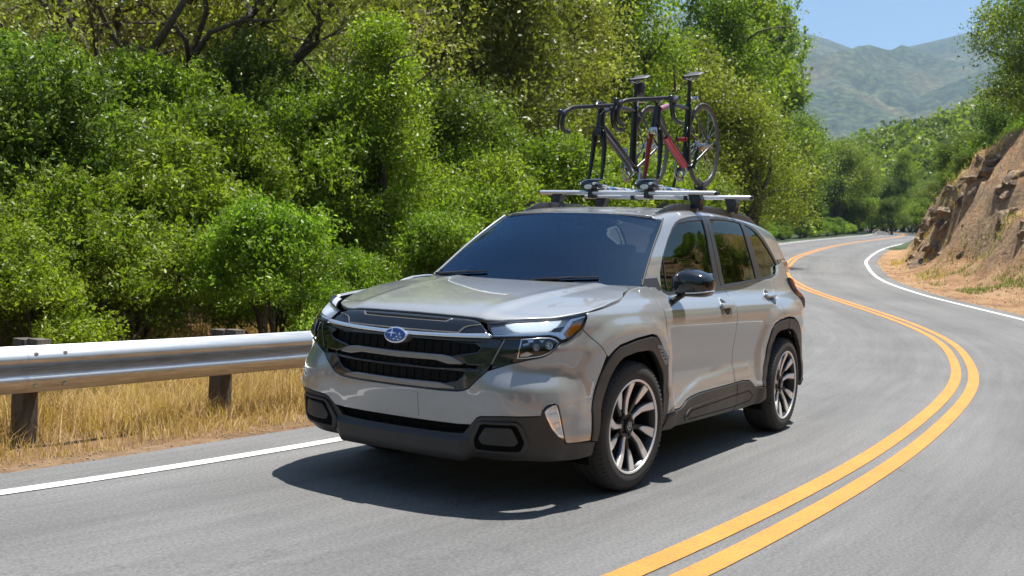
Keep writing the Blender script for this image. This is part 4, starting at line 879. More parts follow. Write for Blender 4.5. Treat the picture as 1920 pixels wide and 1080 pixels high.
# side blades that step inward (dark, bevelled)
for i in (0, 1):
    patch('grille_blade', S, [(.455, .834), (.580, .852), (.540, .742), (.505, .724), (.430, .722), (.335, .752), (.355, .764), (.420, .776), (.478, .790), (.497, .812)], GLOSSB, grille, flip=bool(i), off=.004, thick=.028, grid=.03, ch=.007)
    patch('grille_blade', S, [(.50, .702), (.515, .690), (.480, .655), (.445, .625), (.41, .607), (.355, .604), (.290, .612), (.330, .628), (.372, .636), (.402, .660), (.418, .688), (.45, .698)], GLOSSB, grille, flip=bool(i), off=.004, thick=.028, grid=.03, ch=.007)
bar('grille_bar', [(0, .758), (.28, .762), (.335, .756), (.405, .730)], [(0, .728), (.245, .732), (.318, .718), (.395, .722)], GREYBAR, .008, .03, .008)
bar('grille_bar', [(0, .692), (.25, .694), (.45, .706), (.505, .705)], [(0, .683), (.25, .685), (.45, .695), (.50, .696)], GLOSSB, .003, .02, .003)
bar('grille_bar', [(0, .618), (.27, .621), (.320, .616), (.375, .602)], [(0, .588), (.25, .590), (.36, .596), (.372, .598)], GREYBAR, .006, .03, .007)
wing = [(0, .863), (.12, .863), (.30, .867), (.42, .872), (.532, .879), (.545, .860), (.42, .855), (.30, .851), (.12, .847), (0, .846)]
patch('chrome_wing', S, both(wing), CHROME, grille, off=.016, thick=.03, grid=.03, ch=.005)
bd = .835; el_ = lambda a, b, n=40: [(a*math.cos(2*math.pi*k/n), bd + b*math.sin(2*math.pi*k/n)) for k in range(n)]
badge = patch('badge', S, el_(.073, .037), CHROME, car, off=.030, thick=.06, grid=.03, ch=.005)
patch('badge_field', S, el_(.066, .0305), NAVY, badge, off=.0315, thick=.003, grid=.03, ch=.001)
def star(cx, cz, r, asp=.62):
    P = []
    for k in range(8):
        rr = r if k % 2 == 0 else r*.20; t = math.pi/2 + k*math.pi/4; P.append((cx + rr*math.cos(t)*(1.25 if k % 4 == 2 else 1), cz + rr*math.sin(t)*asp*1.3))
    return P
for (cx, cz, r) in [(-.022, .843, .030), (.029, .8395, .013), (.014, .8275, .0125), (.039, .8265, .0115), (-.001, .8165, .0125), (.026, .8145, .0115)]:
    patch('star', S, star(-cx, cz, r) if False else star(cx, cz, r), CHROME, badge, off=.0335, thick=.003, grid=.05, ch=.0012)
# --- headlamps
lamp_up = [(.522, .905), (.500, .928), (.58, .940), (.667, .949), (.78, .957), (.881, .964), (1.027, .979), (1.118, .993), (1.122, .985), (1.116, .968), (1.066, .914), (1.00, .876), (.962, .862), (.927, .855), (.912, .866), (.895, .875), (.863, .882), (.70, .872), (.552, .864)]
hl = pair('headlamp', S, lamp_up, SILV, car, off=-.012, thick=.03, grid=.025, ch=.003)
pair('lamp_bar', S, [(.535, .880), (.545, .868), (.70, .877), (.863, .887), (.905, .880), (.925, .862), (.960, .866), (.998, .905), (1.02, .950), (1.108, .972), (1.112, .986), (1.015, .968), (.985, .950), (.935, .905), (.86, .902), (.70, .893)], CHROME, hl, off=.001, thick=.014, grid=.025, ch=.004)
pair('daylight_strip', S, [(.600, .932), (.66, .940), (.88, .954), (.965, .960), (.93, .935), (.90, .918), (.86, .910), (.70, .902), (.655, .905)], DRL, hl, off=-.002, thick=.008, grid=.025, ch=.003)
pair('lamp_pocket', S, [(.90, .921), (.975, .931), (.955, .915), (.925, .908), (.88, .908)], GLOSSB, hl, off=.000, thick=.01, ch=.002)
pair('turn_lamp', S, [(.948, .893), (1.004, .938), (1.086, .953), (1.055, .918), (.985, .880), (.961, .871)], AMBER, hl, off=.004, thick=.012, grid=.02, ch=.004)
pair('lamp_rim', S, lamp_up, GLOSSB, hl, holes=[[(.530, .904), (.512, .925), (.58, .935), (.667, .944), (.78, .952), (.881, .959), (1.027, .973), (1.108, .986), (1.104, .968), (1.060, .920), (.998, .883), (.962, .869), (.932, .864), (.915, .874), (.895, .882), (.863, .888), (.70, .878), (.556, .870)]], off=.0045, thick=.015, grid=.03, ch=.001)
pair('lens', S, lamp_up, LENS, hl, off=.006, thick=.004, grid=.025, ch=.002)
wingb = pair('lamp_surround', S, [(.612, .861), (.70, .868), (.863, .878), (.893, .871), (.910, .861), (.925, .848), (.895, .825), (.856, .798), (.820, .781), (.745, .767), (.638, .738), (.556, .712), (.562, .742)], GLOSSB, car, off=-.008, thick=.025, grid=.025, ch=.003)
lowl = [(.700, .862), (.777, .870), (.858, .873), (.888, .865), (.908, .849), (.888, .828), (.850, .802), (.808, .785), (.740, .774), (.684, .770)]
ll = pair('low_beam_lamp', S, lowl, LENSD, wingb, off=-.002, thick=.02, grid=.025, ch=.002)
pair('lens', S, lowl, LENS, wingb, off=.008, thick=.006, grid=.025, ch=.002)
pair('lamp_edge', S, lowl, CHROME, wingb, holes=[[(.706, .858), (.777, .866), (.857, .869), (.885, .861), (.902, .849), (.884, .831), (.848, .806), (.807, .789), (.740, .778), (.690, .774)]], off=.006, thick=.006, grid=.03, ch=.0006)
def blob(name, a, b, r, off, m, parent, flip, n=16):
    P, N = S(np.array([a]), np.array([b]), np.array([off])); p = P[0]; nv = N[0]
    if flip: p = p*[1, -1, 1]; nv = nv*[1, -1, 1]
    V = []; F = []; q = Vector(nv).to_track_quat('Z', 'Y').to_matrix(); prof = [(r, 0), (r*.96, r*.12), (r*.80, r*.10), (r*.7, -.1*r), (r*.45, .15*r), (.001, .25*r)]
    for k in range(n):
        t = 2*math.pi*k/n
        for (rr, h) in prof: V.append(tuple(Vector(p) + q @ Vector((rr*math.cos(t), rr*math.sin(t), h))))
    m_ = len(prof)
    for k in range(n):
        for i in range(m_-1): F.append((k*m_+i, ((k+1) % n)*m_+i, ((k+1) % n)*m_+i+1, k*m_+i+1))
    return new_mesh(name, V, F, m, parent, 40)
for i in (0, 1):
    blob('projector', .850, .838, .021, -.001, CHROME, wingb[i], i); blob('projector', .780, .828, .018, .000, SILV, wingb[i], i)
    patch('reflector_fin', S, [(.71, .842), (.745, .850), (.742, .838), (.712, .832)], SILV, wingb[i], flip=bool(i), off=.001, thick=.003, ch=.001)
    patch('reflector_fin', S, [(.702, .792), (.735, .806), (.765, .795), (.74, .783), (.70, .780)], SILV, wingb[i], flip=bool(i), off=.001, thick=.003, ch=.001)
    patch('reflector_fin', S, [(.80, .862), (.83, .864), (.815, .848)], SILV, wingb[i], flip=bool(i), off=.001, thick=.003, ch=.001)
    patch('reflector_fin', S, [(.735, .860), (.77, .864), (.765, .852), (.742, .849)], CHROME, wingb[i], flip=bool(i), off=.001, thick=.003, ch=.001)
patch_w = pair('surround_trim', S, [(.553, .737), (.612, .862), (.618, .862), (.560, .735)], GREYBAR, wingb, off=.000, thick=.01, ch=.001)
# --- fenders, doors, quarter panels
fender = [(1.129, .996), (1.20, 1.004), (1.312, 1.018), (1.43, 1.032), (1.538, 1.046), (1.60, 1.060), (1.66, 1.078), (1.71, 1.096), (1.78, 1.112), (1.90, 1.122), (1.98, 1.124), (2.035, 1.116), (2.030, 1.0), (2.028, .934), (2.044, .840), (2.070, .760), (2.088, .715),
          (2.060, .716), (1.975, .780), (1.886, .838), (1.846, .857), (1.784, .866), (1.587, .853), (1.393, .826), (1.332, .800), (1.282, .768), (1.266, .778), (1.078, .916), (1.122, .968)]
fen = pair('fender', S, fender, PAINT, car, thick=.02, grid=.028, ch=.003)
cl_f = arch_f_out + [(2.058, .380), (2.00, .282)] + arch_f_in[::-1][0:0]
clf = [(1.150, .342)] + arch_f_out[1:] + [(2.050, .375), (1.985, .300)] + arch_f_in[::-1][1:]
pair('wheel_arch_trim', S, clf, CLAD, car, off=.006, thick=.03, grid=.025, ch=.005)
ven = pair('side_vent', S, [(1.845, .802), (1.925, .797), (2.060, .722), (2.078, .672), (2.030, .672), (1.95, .728)], GLOSSB, car, off=.009, thick=.01, grid=.02, ch=.003)
for k in range(4):
    a = 1.90 + k*.035; b = .778 - k*.021; pair('vent_fin', S, [(a, b), (a+.035, b-.004), (a+.032, b-.012), (a-.004, b-.009)], CLAD, ven, off=.012, thick=.005, ch=.001)
belt = [(2.041, 1.118), (2.115, 1.117), (2.180, 1.086), (2.240, 1.072), (2.281, 1.068), (2.50, 1.078), (2.778, 1.090), (3.00, 1.101), (3.234, 1.112)]
sillt = [(2.067, .382), (2.15, .386), (2.288, .391), (2.335, .402), (2.391, .430), (2.46, .444), (2.612, .456), (2.90, .460), (3.240, .464)]
door_f = belt + [(3.252, 1.07), (3.238, .95), (3.240, .783), (3.243, .547), (3.238, .464)] + sillt[::-1][1:] + [(2.098, .50), (2.104, .60), (2.096, .70), (2.078, .765), (2.052, .840), (2.036, .934), (2.038, 1.0)]
df = pair('front_door', S, door_f, PAINT, car, thick=.02, grid=.03, ch=.0035)
arch_r_out = [(3.745, .396), (3.800, .500), (3.858, .600), (3.880, .680), (3.925, .790), (3.970, .828), (4.071, .857), (4.289, .872), (4.434, .860), (4.560, .815), (4.700, .745), (4.790, .680), (4.835, .610), (4.862, .50), (4.865, .40), (4.86, .36)]
arch_r_in = [(3.800, .390), (3.860, .480), (3.925, .580), (3.962, .660), (4.010, .735), (4.045, .765), (4.108, .785), (4.293, .797), (4.420, .785), (4.520, .750), (4.640, .690), (4.725, .620), (4.760, .54), (4.765, .45), (4.76, .36)]
door_r = [(3.240, 1.1125), (3.50, 1.128), (3.693, 1.138), (4.00, 1.155), (4.150, 1.163), (4.275, 1.172), (4.262, 1.12), (4.205, 1.04), (4.180, .97), (4.176, .925), (4.172, .876), (4.068, .870), (3.962, .841), (3.912, .800), (3.868, .685), (3.846, .602), (3.788, .502), (3.742, .400), (3.662, .398), (3.640, .405), (3.541, .458), (3.407, .468), (3.249, .466), (3.249, .547), (3.246, .783), (3.244, .95), (3.258, 1.07)]
dr = pair('rear_door', S, door_r, PAINT, car, thick=.02, grid=.03, ch=.0035)
quarter = [(4.281, 1.172), (4.35, 1.180), (4.44, 1.195), (4.50, 1.215), (4.545, 1.24), (4.570, 1.275), (4.75, 1.30), (4.96, 1.30), (5.02, 1.20), (5.08, 1.08), (5.12, .95), (5.13, .80), (5.12, .60), (5.11, .46), (4.98, .42), (4.872, .38), (4.878, .50), (4.850, .618), (4.802, .692), (4.708, .760), (4.566, .831), (4.438, .876), (4.289, .888), (4.178, .880), (4.182, .925), (4.186, .97), (4.211, 1.04), (4.268, 1.12)]
qp = pair('quarter_panel', S, quarter, PAINT, car, thick=.02, grid=.03, ch=.003)
clr = [(3.745, .398)] + arch_r_out[1:] + [(4.80, .33)] + arch_r_in[::-1]
pair('wheel_arch_trim', S, clr, CLAD, car, off=.006, thick=.03, grid=.03, ch=.005)
pair('fuel_flap_joint', S, [(4.286, .798), (4.290, .798), (4.290, .874), (4.286, .874)], VOID, car, off=.0075, thick=.002, ch=.0005)
tl = pair('tail_lamp', S, [(4.76, 1.160), (4.87, 1.156), (5.02, 1.140), (5.05, 1.02), (5.03, .95), (4.97, .965), (4.89, 1.055)], REDL, car, off=.034, thick=.02, grid=.03, ch=.006)
pair('lamp_bezel', S, [(4.735, 1.172), (4.90, 1.168), (5.06, 1.150), (5.08, 1.02), (5.06, .93), (4.98, .93), (4.86, 1.055)], GLOSSB, tl, off=.024, thick=.02, grid=.04, ch=.004)
sill = [(2.062, .377), (2.15, .381), (2.288, .385), (2.335, .396), (2.391, .424), (2.46, .438), (2.612, .451), (2.90, .455), (3.240, .459), (3.407, .463), (3.541, .453), (3.640, .400), (3.662, .393), (3.740, .394), (3.790, .386), (3.85, .30), (3.74, .275), (3.48, .264), (3.237, .270), (2.60, .278), (2.05, .290), (1.99, .29), (2.045, .368)]
sl_ = pair('sill_cladding', S, sill, CLAD, car, off=.012, thick=.04, grid=.03, ch=.006)
pair('sill_pad_ring', S, [(2.356, .331), (2.405, .366), (2.437, .380), (2.813, .395), (3.210, .406), (3.490, .412), (3.530, .402), (3.612, .353), (3.580, .312), (3.550, .300), (3.218, .288), (2.817, .290), (2.435, .294), (2.39, .304)], CLAD, sl_, holes=[[(2.385, .331), (2.448, .366), (3.214, .390), (3.480, .394), (3.572, .352), (3.530, .316), (3.2, .304), (2.443, .309)]], off=.018, thick=.01, grid=.04, ch=.003)
pair('sill_pad', S, [(2.400, .330), (2.456, .359), (3.214, .382), (3.472, .386), (3.556, .351), (3.518, .323), (3.2, .312), (2.450, .316)], CLAD, sl_, off=.019, thick=.01, grid=.04, ch=.003)
pair('shut_line', S, [(3.2415, .462), (3.2465, .462), (3.2465, .272), (3.2415, .272)], VOID, sl_, off=.0195, thick=.002, ch=.0005)
# --- inner skin behind all the joints
archF = [(1.20, .20), (1.22, .49), (1.29, .60), (1.38, .71), (1.47, .76), (1.61, .777), (1.77, .777), (1.86, .75), (1.99, .66), (2.025, .59), (2.02, .49), (1.99, .20)]
archR = [(3.80, .20), (3.86, .48), (3.925, .58), (3.965, .66), (4.01, .735), (4.108, .787), (4.293, .798), (4.42, .786), (4.52, .75), (4.64, .69), (4.725, .62), (4.76, .54), (4.77, .20)]
inner = [(0, .262), (1.19, .262)] + [p for p in archF if p[1] > .3] + [(1.99, .28), (3.82, .28)] + [p for p in archR if p[1] > .3] + [(4.77, .30), (5.05, .35), (5.05, 1.14), (4.5, 1.14), (2.05, 1.06), (1.80, 1.09), (1.60, 1.04), (1.15, .97), (.80, .93), (.50, .92), (0, .925)]
patch('inner_skin', S, both(inner), VOID, car, off=-.034, thick=.004, grid=.06, ch=.002)
# tailgate and rear bumper
patch('tailgate', S, [(5.14, .50), (2*ULEN-5.14, .50), (2*ULEN-5.14, 1.12), (5.14, 1.12)], PAINT, car, thick=.02, grid=.06, ch=.004) if False else None
def Srear(a, b, off=0.):   # a runs across the back
    return S(a, b, off)
for i in (0, 1):
    patch('tailgate', S, [(5.125, .50), (ULEN-.001, .50), (ULEN-.001, 1.14), (5.09, 1.14), (5.125, .95)], PAINT, car, flip=bool(i), thick=.02, grid=.05, ch=.002)
    patch('rear_bumper', S, [(4.98, .415), (5.13, .46), (5.135, .495), (ULEN-.001, .495), (ULEN-.001, .28), (4.90, .30), (4.868, .36)], CLAD, car, flip=bool(i), off=.012, thick=.03, grid=.05, ch=.004)
# --- bonnet
hood_half = [(.8435, 0), (.8445, .10), (.842, .218), (.832, .333), (.827, .392), (.822, .440), (.795, .515), (.752, .585), (.700, .643), (.639, .690), (.56, .737), (.47, .778), (.401, .803), (.28, .822), (.108, .822), (.04, .806), (-.02, .788), (-.06, .768), (-.12, .750), (-.20, .728), (-.275, .680), (-.270, .60), (-.235, .45), (-.205, .30), (-.188, .15), (-.185, 0)]
hood_o = hood_half + [(a, -b) for a, b in hood_half[::-1] if b > 1e-6]
def lip(a, b):
    # the front edge turns down and under
    hh = np.array(hood_o); return 0*a
bon = patch('bonnet', H, hood_o, PAINT, car, off=.003, thick=.03, grid=.03, ch=.005)
hin = [(a-.02*(a > 0), b*.975) for a, b in hood_half]; patch('bonnet_seal', H, hin + [(a, -b) for a, b in hin[::-1] if b > 1e-6], VOID, car, off=-.028, thick=.004, grid=.08, ch=.002)
# --- windscreen
wsg = patch('windscreen', WS, [(-1, 0), (1, 0), (1, 1), (-1, 1)], GLASSW, car, off=0, thick=.004, grid=.07, ch=.002)
patch('frit_band', WS, [(-1, -.0), (1, 0), (1, 1), (-1, 1)], VOID, wsg, holes=[rounded([(-.95, .045), (.95, .045), (.955, .965), (-.955, .965)], .05, 5)], off=-.007, thick=.002, grid=.08, ch=.002)
for sg in (1, -1):
    pts = []
    for t in np.linspace(.0, 1.0, 14):
        a = W0(sg*1.0, t); pts.append((float(a[0])-.004, float(a[1])+sg*.004, float(a[2])+.004))
    MB().tube(pts, [.011 if sg < 0 else .006]*14, 8).obj('screen_pillar_edge', PAINT if sg < 0 else SEAM, car, 60)
# scuttle under the glass
V = []; F = []
for k in range(21):
    p_ = -1+2*k/20; a = W0(p_, 0.)+0; V += [tuple(a), (float(a[0])+.13, float(a[1])*1.03, float(a[2])-.035)]
for k in range(20): F.append((2*k, 2*k+1, 2*k+3, 2*k+2))
new_mesh('scuttle_panel', V, F, DASH, car, 180)
# upper body shell: pillars, roof, side glass
def Ub(x, b): return (x, b)
ed = [(float(xE(t)), float(zE(t))) for t in np.linspace(0, 1, 12)]
dlo = [(-.600, 1.098), (-.655, 1.205), (-.745, 1.295), (-.815, 1.352), (-.93, 1.437), (-1.040, 1.504), (-1.115, 1.535), (-1.190, 1.550), (-1.35, 1.563), (-1.559, 1.572), (-1.838, 1.583), (-2.15, 1.586), (-2.436, 1.582), (-2.60, 1.568), (-2.711, 1.545), (-2.83, 1.49), (-2.925, 1.420), (-2.985, 1.345), (-3.020, 1.272), (-2.985, 1.228), (-2.922, 1.202), (-2.75, 1.183), (-2.526, 1.166), (-2.024, 1.138), (-1.546, 1.113), (-1.135, 1.091), (-.90, 1.078), (-.75, 1.067), (-.686, 1.068), (-.62, 1.088)]
upside = ed + [(-.90, 1.60), (-.905, 1.62), (-2.2, 1.62), (-3.1, 1.62), (-3.30, 1.60), (-3.36, 1.50), (-3.42, 1.40), (-3.46, 1.30), (-3.48, 1.22), (-3.2, 1.22), (-3.05, 1.225), (-2.99, 1.215), (-2.92, 1.19), (-2.75, 1.172), (-2.526, 1.155), (-2.024, 1.127), (-1.546, 1.102), (-1.135, 1.080), (-.90, 1.066), (-.75, 1.055), (-.68, 1.056), (-.60, 1.077), (-.53, 1.105), (-.42, 1.115)]
bs = pair('body_side_frame', U, upside, PAINT, car, holes=[dlo], thick=.02, grid=.04, ch=.003)
roof_o = [(-.905, 1.622)] + [(-.90+.035*math.sin(math.pi*k/12)*1, 1.622+(4.33-2*1.622)*k/12) for k in range(1, 12)] + [(-.905, 4.33-1.622), (-2.0, 4.33-1.622), (-3.33, 4.33-1.622), (-3.38, 2.165), (-3.33, 1.622), (-2.0, 1.622)]
roof = patch('roof', U, roof_o, PAINT, car, off=.001, thick=.02, grid=.05, ch=.003)
pair('roof_ditch_strip', U, [(-.93, 1.615), (-3.25, 1.615), (-3.25, 1.630), (-.93, 1.630)], SEAM, roof, off=.002, thick=.004, grid=.08, ch=.001)
patch('rear_spoiler', U, [(-3.20, 1.70), (-3.20, 4.33-1.70), (-3.50, 4.33-1.72), (-3.52, 2.165), (-3.50, 1.72)], PAINT, car, off=.006, thick=.03, grid=.06, ch=.006)
# frames round the side glass
fr = pair('window_frame', U, dlo, TRIMB, car, holes=[[(-.745, 1.285), (-.93, 1.424), (-1.045, 1.492), (-1.155, 1.527), (-1.35, 1.540), (-1.567, 1.546), (-1.437, 1.122), (-1.10, 1.102), (-.80, 1.086), (-.695, 1.088), (-.625, 1.105), (-.60, 1.125), (-.655, 1.19)],
      [(-1.712, 1.555), (-2.05, 1.567), (-2.368, 1.567), (-2.345, 1.42), (-2.318, 1.170), (-1.95, 1.150), (-1.610, 1.134)], [(-2.455, 1.563), (-2.58, 1.548), (-2.665, 1.524), (-2.78, 1.47), (-2.862, 1.410), (-2.93, 1.345), (-2.985, 1.28), (-2.955, 1.232), (-2.885, 1.208), (-2.72, 1.192), (-2.470, 1.178)]], off=-.003, thick=.015, grid=.04, ch=.003)
gl = pair('side_glass', U, [(-.61, 1.10), (-.76, 1.30), (-.95, 1.44), (-1.06, 1.505), (-1.20, 1.543), (-1.9, 1.58), (-2.45, 1.58), (-2.72, 1.535), (-2.93, 1.41), (-3.01, 1.27), (-2.92, 1.20), (-2.0, 1.142), (-1.1, 1.092), (-.70, 1.075)], GLASSS, car, off=-.010, thick=.003, grid=.05, ch=.001)
pair('door_glass_divider', U, [(-.772, 1.318), (-.780, 1.322), (-.700, 1.085), (-.688, 1.086)], TRIMB, fr, off=-.004, thick=.01, grid=.05, ch=.002)
pair('pillar_joint', U, [(-1.640, 1.566), (-1.646, 1.566), (-1.528, 1.118), (-1.522, 1.118)], VOID, fr, off=-.002, thick=.002, grid=.05, ch=.0005)
pair('window_sill_trim', U, [(-.60, 1.090), (-.69, 1.060), (-.75, 1.058), (-.90, 1.069), (-1.135, 1.082), (-1.546, 1.104), (-2.024, 1.129), (-2.526, 1.157), (-2.922, 1.192), (-2.995, 1.222), (-3.03, 1.272), (-3.02, 1.275), (-2.985, 1.233), (-2.918, 1.206), (-2.526, 1.171), (-2.024, 1.143), (-1.546, 1.118), (-1.135, 1.096), (-.90, 1.083), (-.75, 1.072), (-.695, 1.074), (-.615, 1.10)], TRIMB, car, off=.003, thick=.01, grid=.04, ch=.002)
pair('pillar_base_trim', U, [(-.345, 1.118), (-.372, 1.165), (-.585, 1.172), (-.600, 1.10), (-.53, 1.096), (-.42, 1.108)], TRIMB, car, off=.004, thick=.01, grid=.04, ch=.002)
rb = pair('quarter_trim', U, [(-3.03, 1.318), (-3.20, 1.330), (-3.40, 1.335), (-3.47, 1.300), (-3.44, 1.272), (-3.20, 1.268), (-3.05, 1.270)], GLOSSB, car, off=.006, thick=.012, grid=.04, ch=.004)
pair('trim_groove', U, [(-3.20, 1.312), (-3.41, 1.318), (-3.41, 1.306), (-3.20, 1.300)], SILV, rb, off=.008, thick=.003, grid=.05, ch=.001)
# door handles
for i in (0, 1):
    for dpar, u0, z0 in ((df[i], 3.055, .985), (dr[i], 4.045, 1.035)):
        cup = [(u0+.068*math.cos(t)*(1-.12*math.sin(t)), z0+.062*math.sin(t)) for t in np.linspace(0, 2*math.pi, 20)[:-1]]
        patch('handle_cup', S, cup, GLOSSB if False else SILV, dpar, flip=bool(i), off=.0015, thick=.003, grid=.03, ch=.002)
        patch('handle_cup_shade', S, [(u0+(a-u0)*.86, z0+(b-z0)*.86) for a, b in cup], TRIMB, dpar, flip=bool(i), off=.0028, thick=.003, grid=.03, ch=.001)
        patch('door_handle', S, rounded([(u0-.105, z0+.014), (u0+.095, z0+.020), (u0+.095, z0-.008), (u0-.105, z0-.014)], .008), PAINT, dpar, flip=bool(i), off=.030, thick=.022, grid=.03, ch=.007)
# door mirrors
def mirror(sg):
    o = empty('door_mirror'); o.parent = car
    secs = []   # housing: sections along y outward
    prof = [(.815, .030, .050, 0), (.85, .058, .074, .002), (.90, .074, .086, .006), (.96, .076, .084, .004), (1.02, .070, .074, -.003), (1.055, .055, .058, -.008), (1.072, .030, .036, -.012)]
    V = []; F = []; n = 20
    for (y, rx, rz, dz) in prof:
        for k in range(n):
            t = 2*math.pi*k/n; cx_, cz_ = math.cos(t), math.sin(t); ex = np.sign(cx_)*abs(cx_)**.7; ez = np.sign(cz_)*abs(cz_)**.5
            fx = 1.35 if ex > 0 else .75; V.append((-.655 + ex*rx*fx, sg*y, 1.145 + dz + ez*rz*(1 - .18*max(ex, 0)*(ez > 0)) + .012*(y-.9)))
    for i in range(len(prof)-1):
        for k in range(n): k2 = (k+1) % n; F.append((i*n+k, i*n+k2, (i+1)*n+k2, (i+1)*n+k))
    F += [tuple(range(n))[::-1], tuple((len(prof)-1)*n+k for k in range(n))]
    if sg < 0: F = [f[::-1] for f in F]
    new_mesh('mirror_housing', V, F, GLOSSB, o, 60)
    MB().box((-.722, sg*.935, 1.145), (.008, .20, .135), None, .004).obj('mirror_glass', CHROME, o)
    m = MB(); m.tube([(-.60, sg*.835, 1.035), (-.625, sg*.87, 1.065), (-.65, sg*.90, 1.085)], [.040, .034, .030], 12, True, .5); m.obj('mirror_foot', CLAD, o, 60)
    m = MB(); m.tube([(-.555, sg*.935, 1.090), (-.556, sg*1.0, 1.096), (-.58, sg*1.055, 1.104), (-.64, sg*1.080, 1.110)], .0042, 6); m.obj('indicator_strip', WHITEL, o, 60)
mirror(1)
# wipers
wipers = [((.52, .045), (-.02, .02)), ((-.30, .03), (-.86, .02))]
for (p0, t0), (p1, t1) in [((.10, -.01), (.55, .045)), ((-.92, .0), (-.50, .045))]:
    o = empty('wiper'); o.parent = car
    a = WS(p0, t0, .012)[0]; b = WS(p1, t1, .018)[0]; c = WS((p0*.2+p1*.8), t1*.9, .020)[0]
    MB().tube([a, c], [.010, .006], 8).obj('wiper_arm', CLAD, o)
    MB().tube([WS(p0+(p1-p0)*s, t0+(t1-t0)*s+.012, .012)[0] for s in (-.15, .2, .6, 1.0, 1.25)], .0065, 6).obj('wiper_blade', SEAM, o)
# roof rails
def rail(sg):
    o = empty('roof_rail'); o.parent = car; xs = np.linspace(-1.02, -3.02, 26); pts = []
    for x in xs:
        base = U0(x, 1.645); t = (x+1.02)/-2.0; e = min(1, t/.13, (1-t)/.15); h = .005 + .040*(e*e*(3-2*e)); pts.append((x, base[1]*sg, base[2]+h))
    V = []; F = []
    for (x, y, z) in pts:
        b = float(U0(x, 1.645)[2])
        for (dy, dz) in ((-.020, b-z-.004), (-.017, -.012), (-.010, 0), (.010, 0), (.017, -.012), (.022, b-z-.012)): V.append((x, y+dy*.85, z+dz))
    for i in range(len(pts)-1):
        for k in range(5): F.append((i*6+k, i*6+k+1, (i+1)*6+k+1, (i+1)*6+k))
    F += [tuple(range(6)), tuple((len(pts)-1)*6+k for k in range(6))[::-1]]
    new_mesh('rail', V, F, TRIMB, o, 40)
    m = MB(); x = -1.07
    for k in range(3):
        b = U0(x-.035*k, 1.645); m.box((x-.035*k, b[1]*sg+.0, b[2]+.036+.008*k), (.02, .046, .006), Matrix.Rotation(.5, 3, 'Y'), .001)
    m.obj('rail_slots', VOID, o)['kind'] = 'stuff'
for sg in (1, -1): rail(sg)
# --- underside and wheel wells
m = MB(); m.box((-1.3, 0, .33), (3.9, 1.15, .14)); m.box((-1.33, 0, .32), (1.55, 1.66, .07)); m.box((.66, 0, .42), (.34, 1.25, .30)); m.box((.40, 0, .62), (.85, 1.0, .5)); m.box((-1.33, 0, .5), (1.7, 1.6, .3)); m.box((-3.2, 0, .40), (.45, 1.3, .2)); m.obj('underbody', VOID, car)
for cx in (.03, -2.67):
    for sg in (1, -1):
        V = []; F = []; n = 24
        for k in range(n+1):
            t = math.pi*(-.12 + 1.24*k/n); V += [(cx+.445*math.cos(t), sg*.865, .36+.425*math.sin(t)), (cx+.43*math.cos(t), sg*.50, .36+.41*math.sin(t))]
        for k in range(n): F.append((2*k, 2*k+1, 2*k+3, 2*k+2))
        F.append(tuple(2*k+1 for k in range(n+1))); new_mesh('arch_liner', V, F, VOID, car, 40)
# --- cabin
cab = empty('cabin'); cab.parent = car
m = MB(); m.box((-.62, 0, 1.03), (.62, 1.42, .16), None, .03); m.box((-.78, .36, 1.10), (.16, .36, .09), Matrix.Rotation(.2, 3, 'Y'), .03); m.obj('dashboard', DASH, cab)
m = MB(); q = []
for k in range(33):
    t = 2*math.pi*k/32; q.append(Vector((-.95, .37, 1.085)) + Matrix.Rotation(-.38, 3, 'Y') @ Vector((0, .185*math.cos(t), .185*math.sin(t))))
m.tube(q, .015, 8, False); m.box((-.94, .37, 1.075), (.05, .14, .11), None, .02); m.box((-.94, .37, 1.08), (.02, .34, .035), None, .008); m.obj('steering_wheel', DASH, cab, 60)
for yy in (.37, -.37):
    m = MB(); m.box((-1.42, yy, 1.02), (.15, .50, .62), Matrix.Rotation(-.25, 3, 'Y'), .05); m.box((-1.25, yy, .72), (.5, .5, .16), None, .05); m.box((-1.53, yy, 1.39), (.09, .26, .17), Matrix.Rotation(-.2, 3, 'Y'), .04); m.obj('front_seat', FAB, cab, 60)
m = MB(); m.box((-2.3, 0, 1.0), (.18, 1.25, .55), Matrix.Rotation(-.3, 3, 'Y'), .05); 
for yy in (-.4, 0, .4): m.box((-2.38, yy, 1.32), (.08, .24, .14), None, .03)
m.obj('rear_bench', FAB, cab, 60)
MB().box((-1.5, 0, .50), (2.6, 1.4, .05)).obj('cabin_floor', DASH, cab)
m = MB(); m.box((-1.0, 0, 1.49), (.10, .11, .05), None, .015); m.box((-1.05, 0, 1.44), (.03, .24, .07), None, .015); m.obj('camera_and_mirror', DASH, cab, 60)
for yy in (-.13, .13): MB().box((-.985, yy, 1.515), (.05, .06, .012), None, .004).obj('camera_cover', SILV, cab)
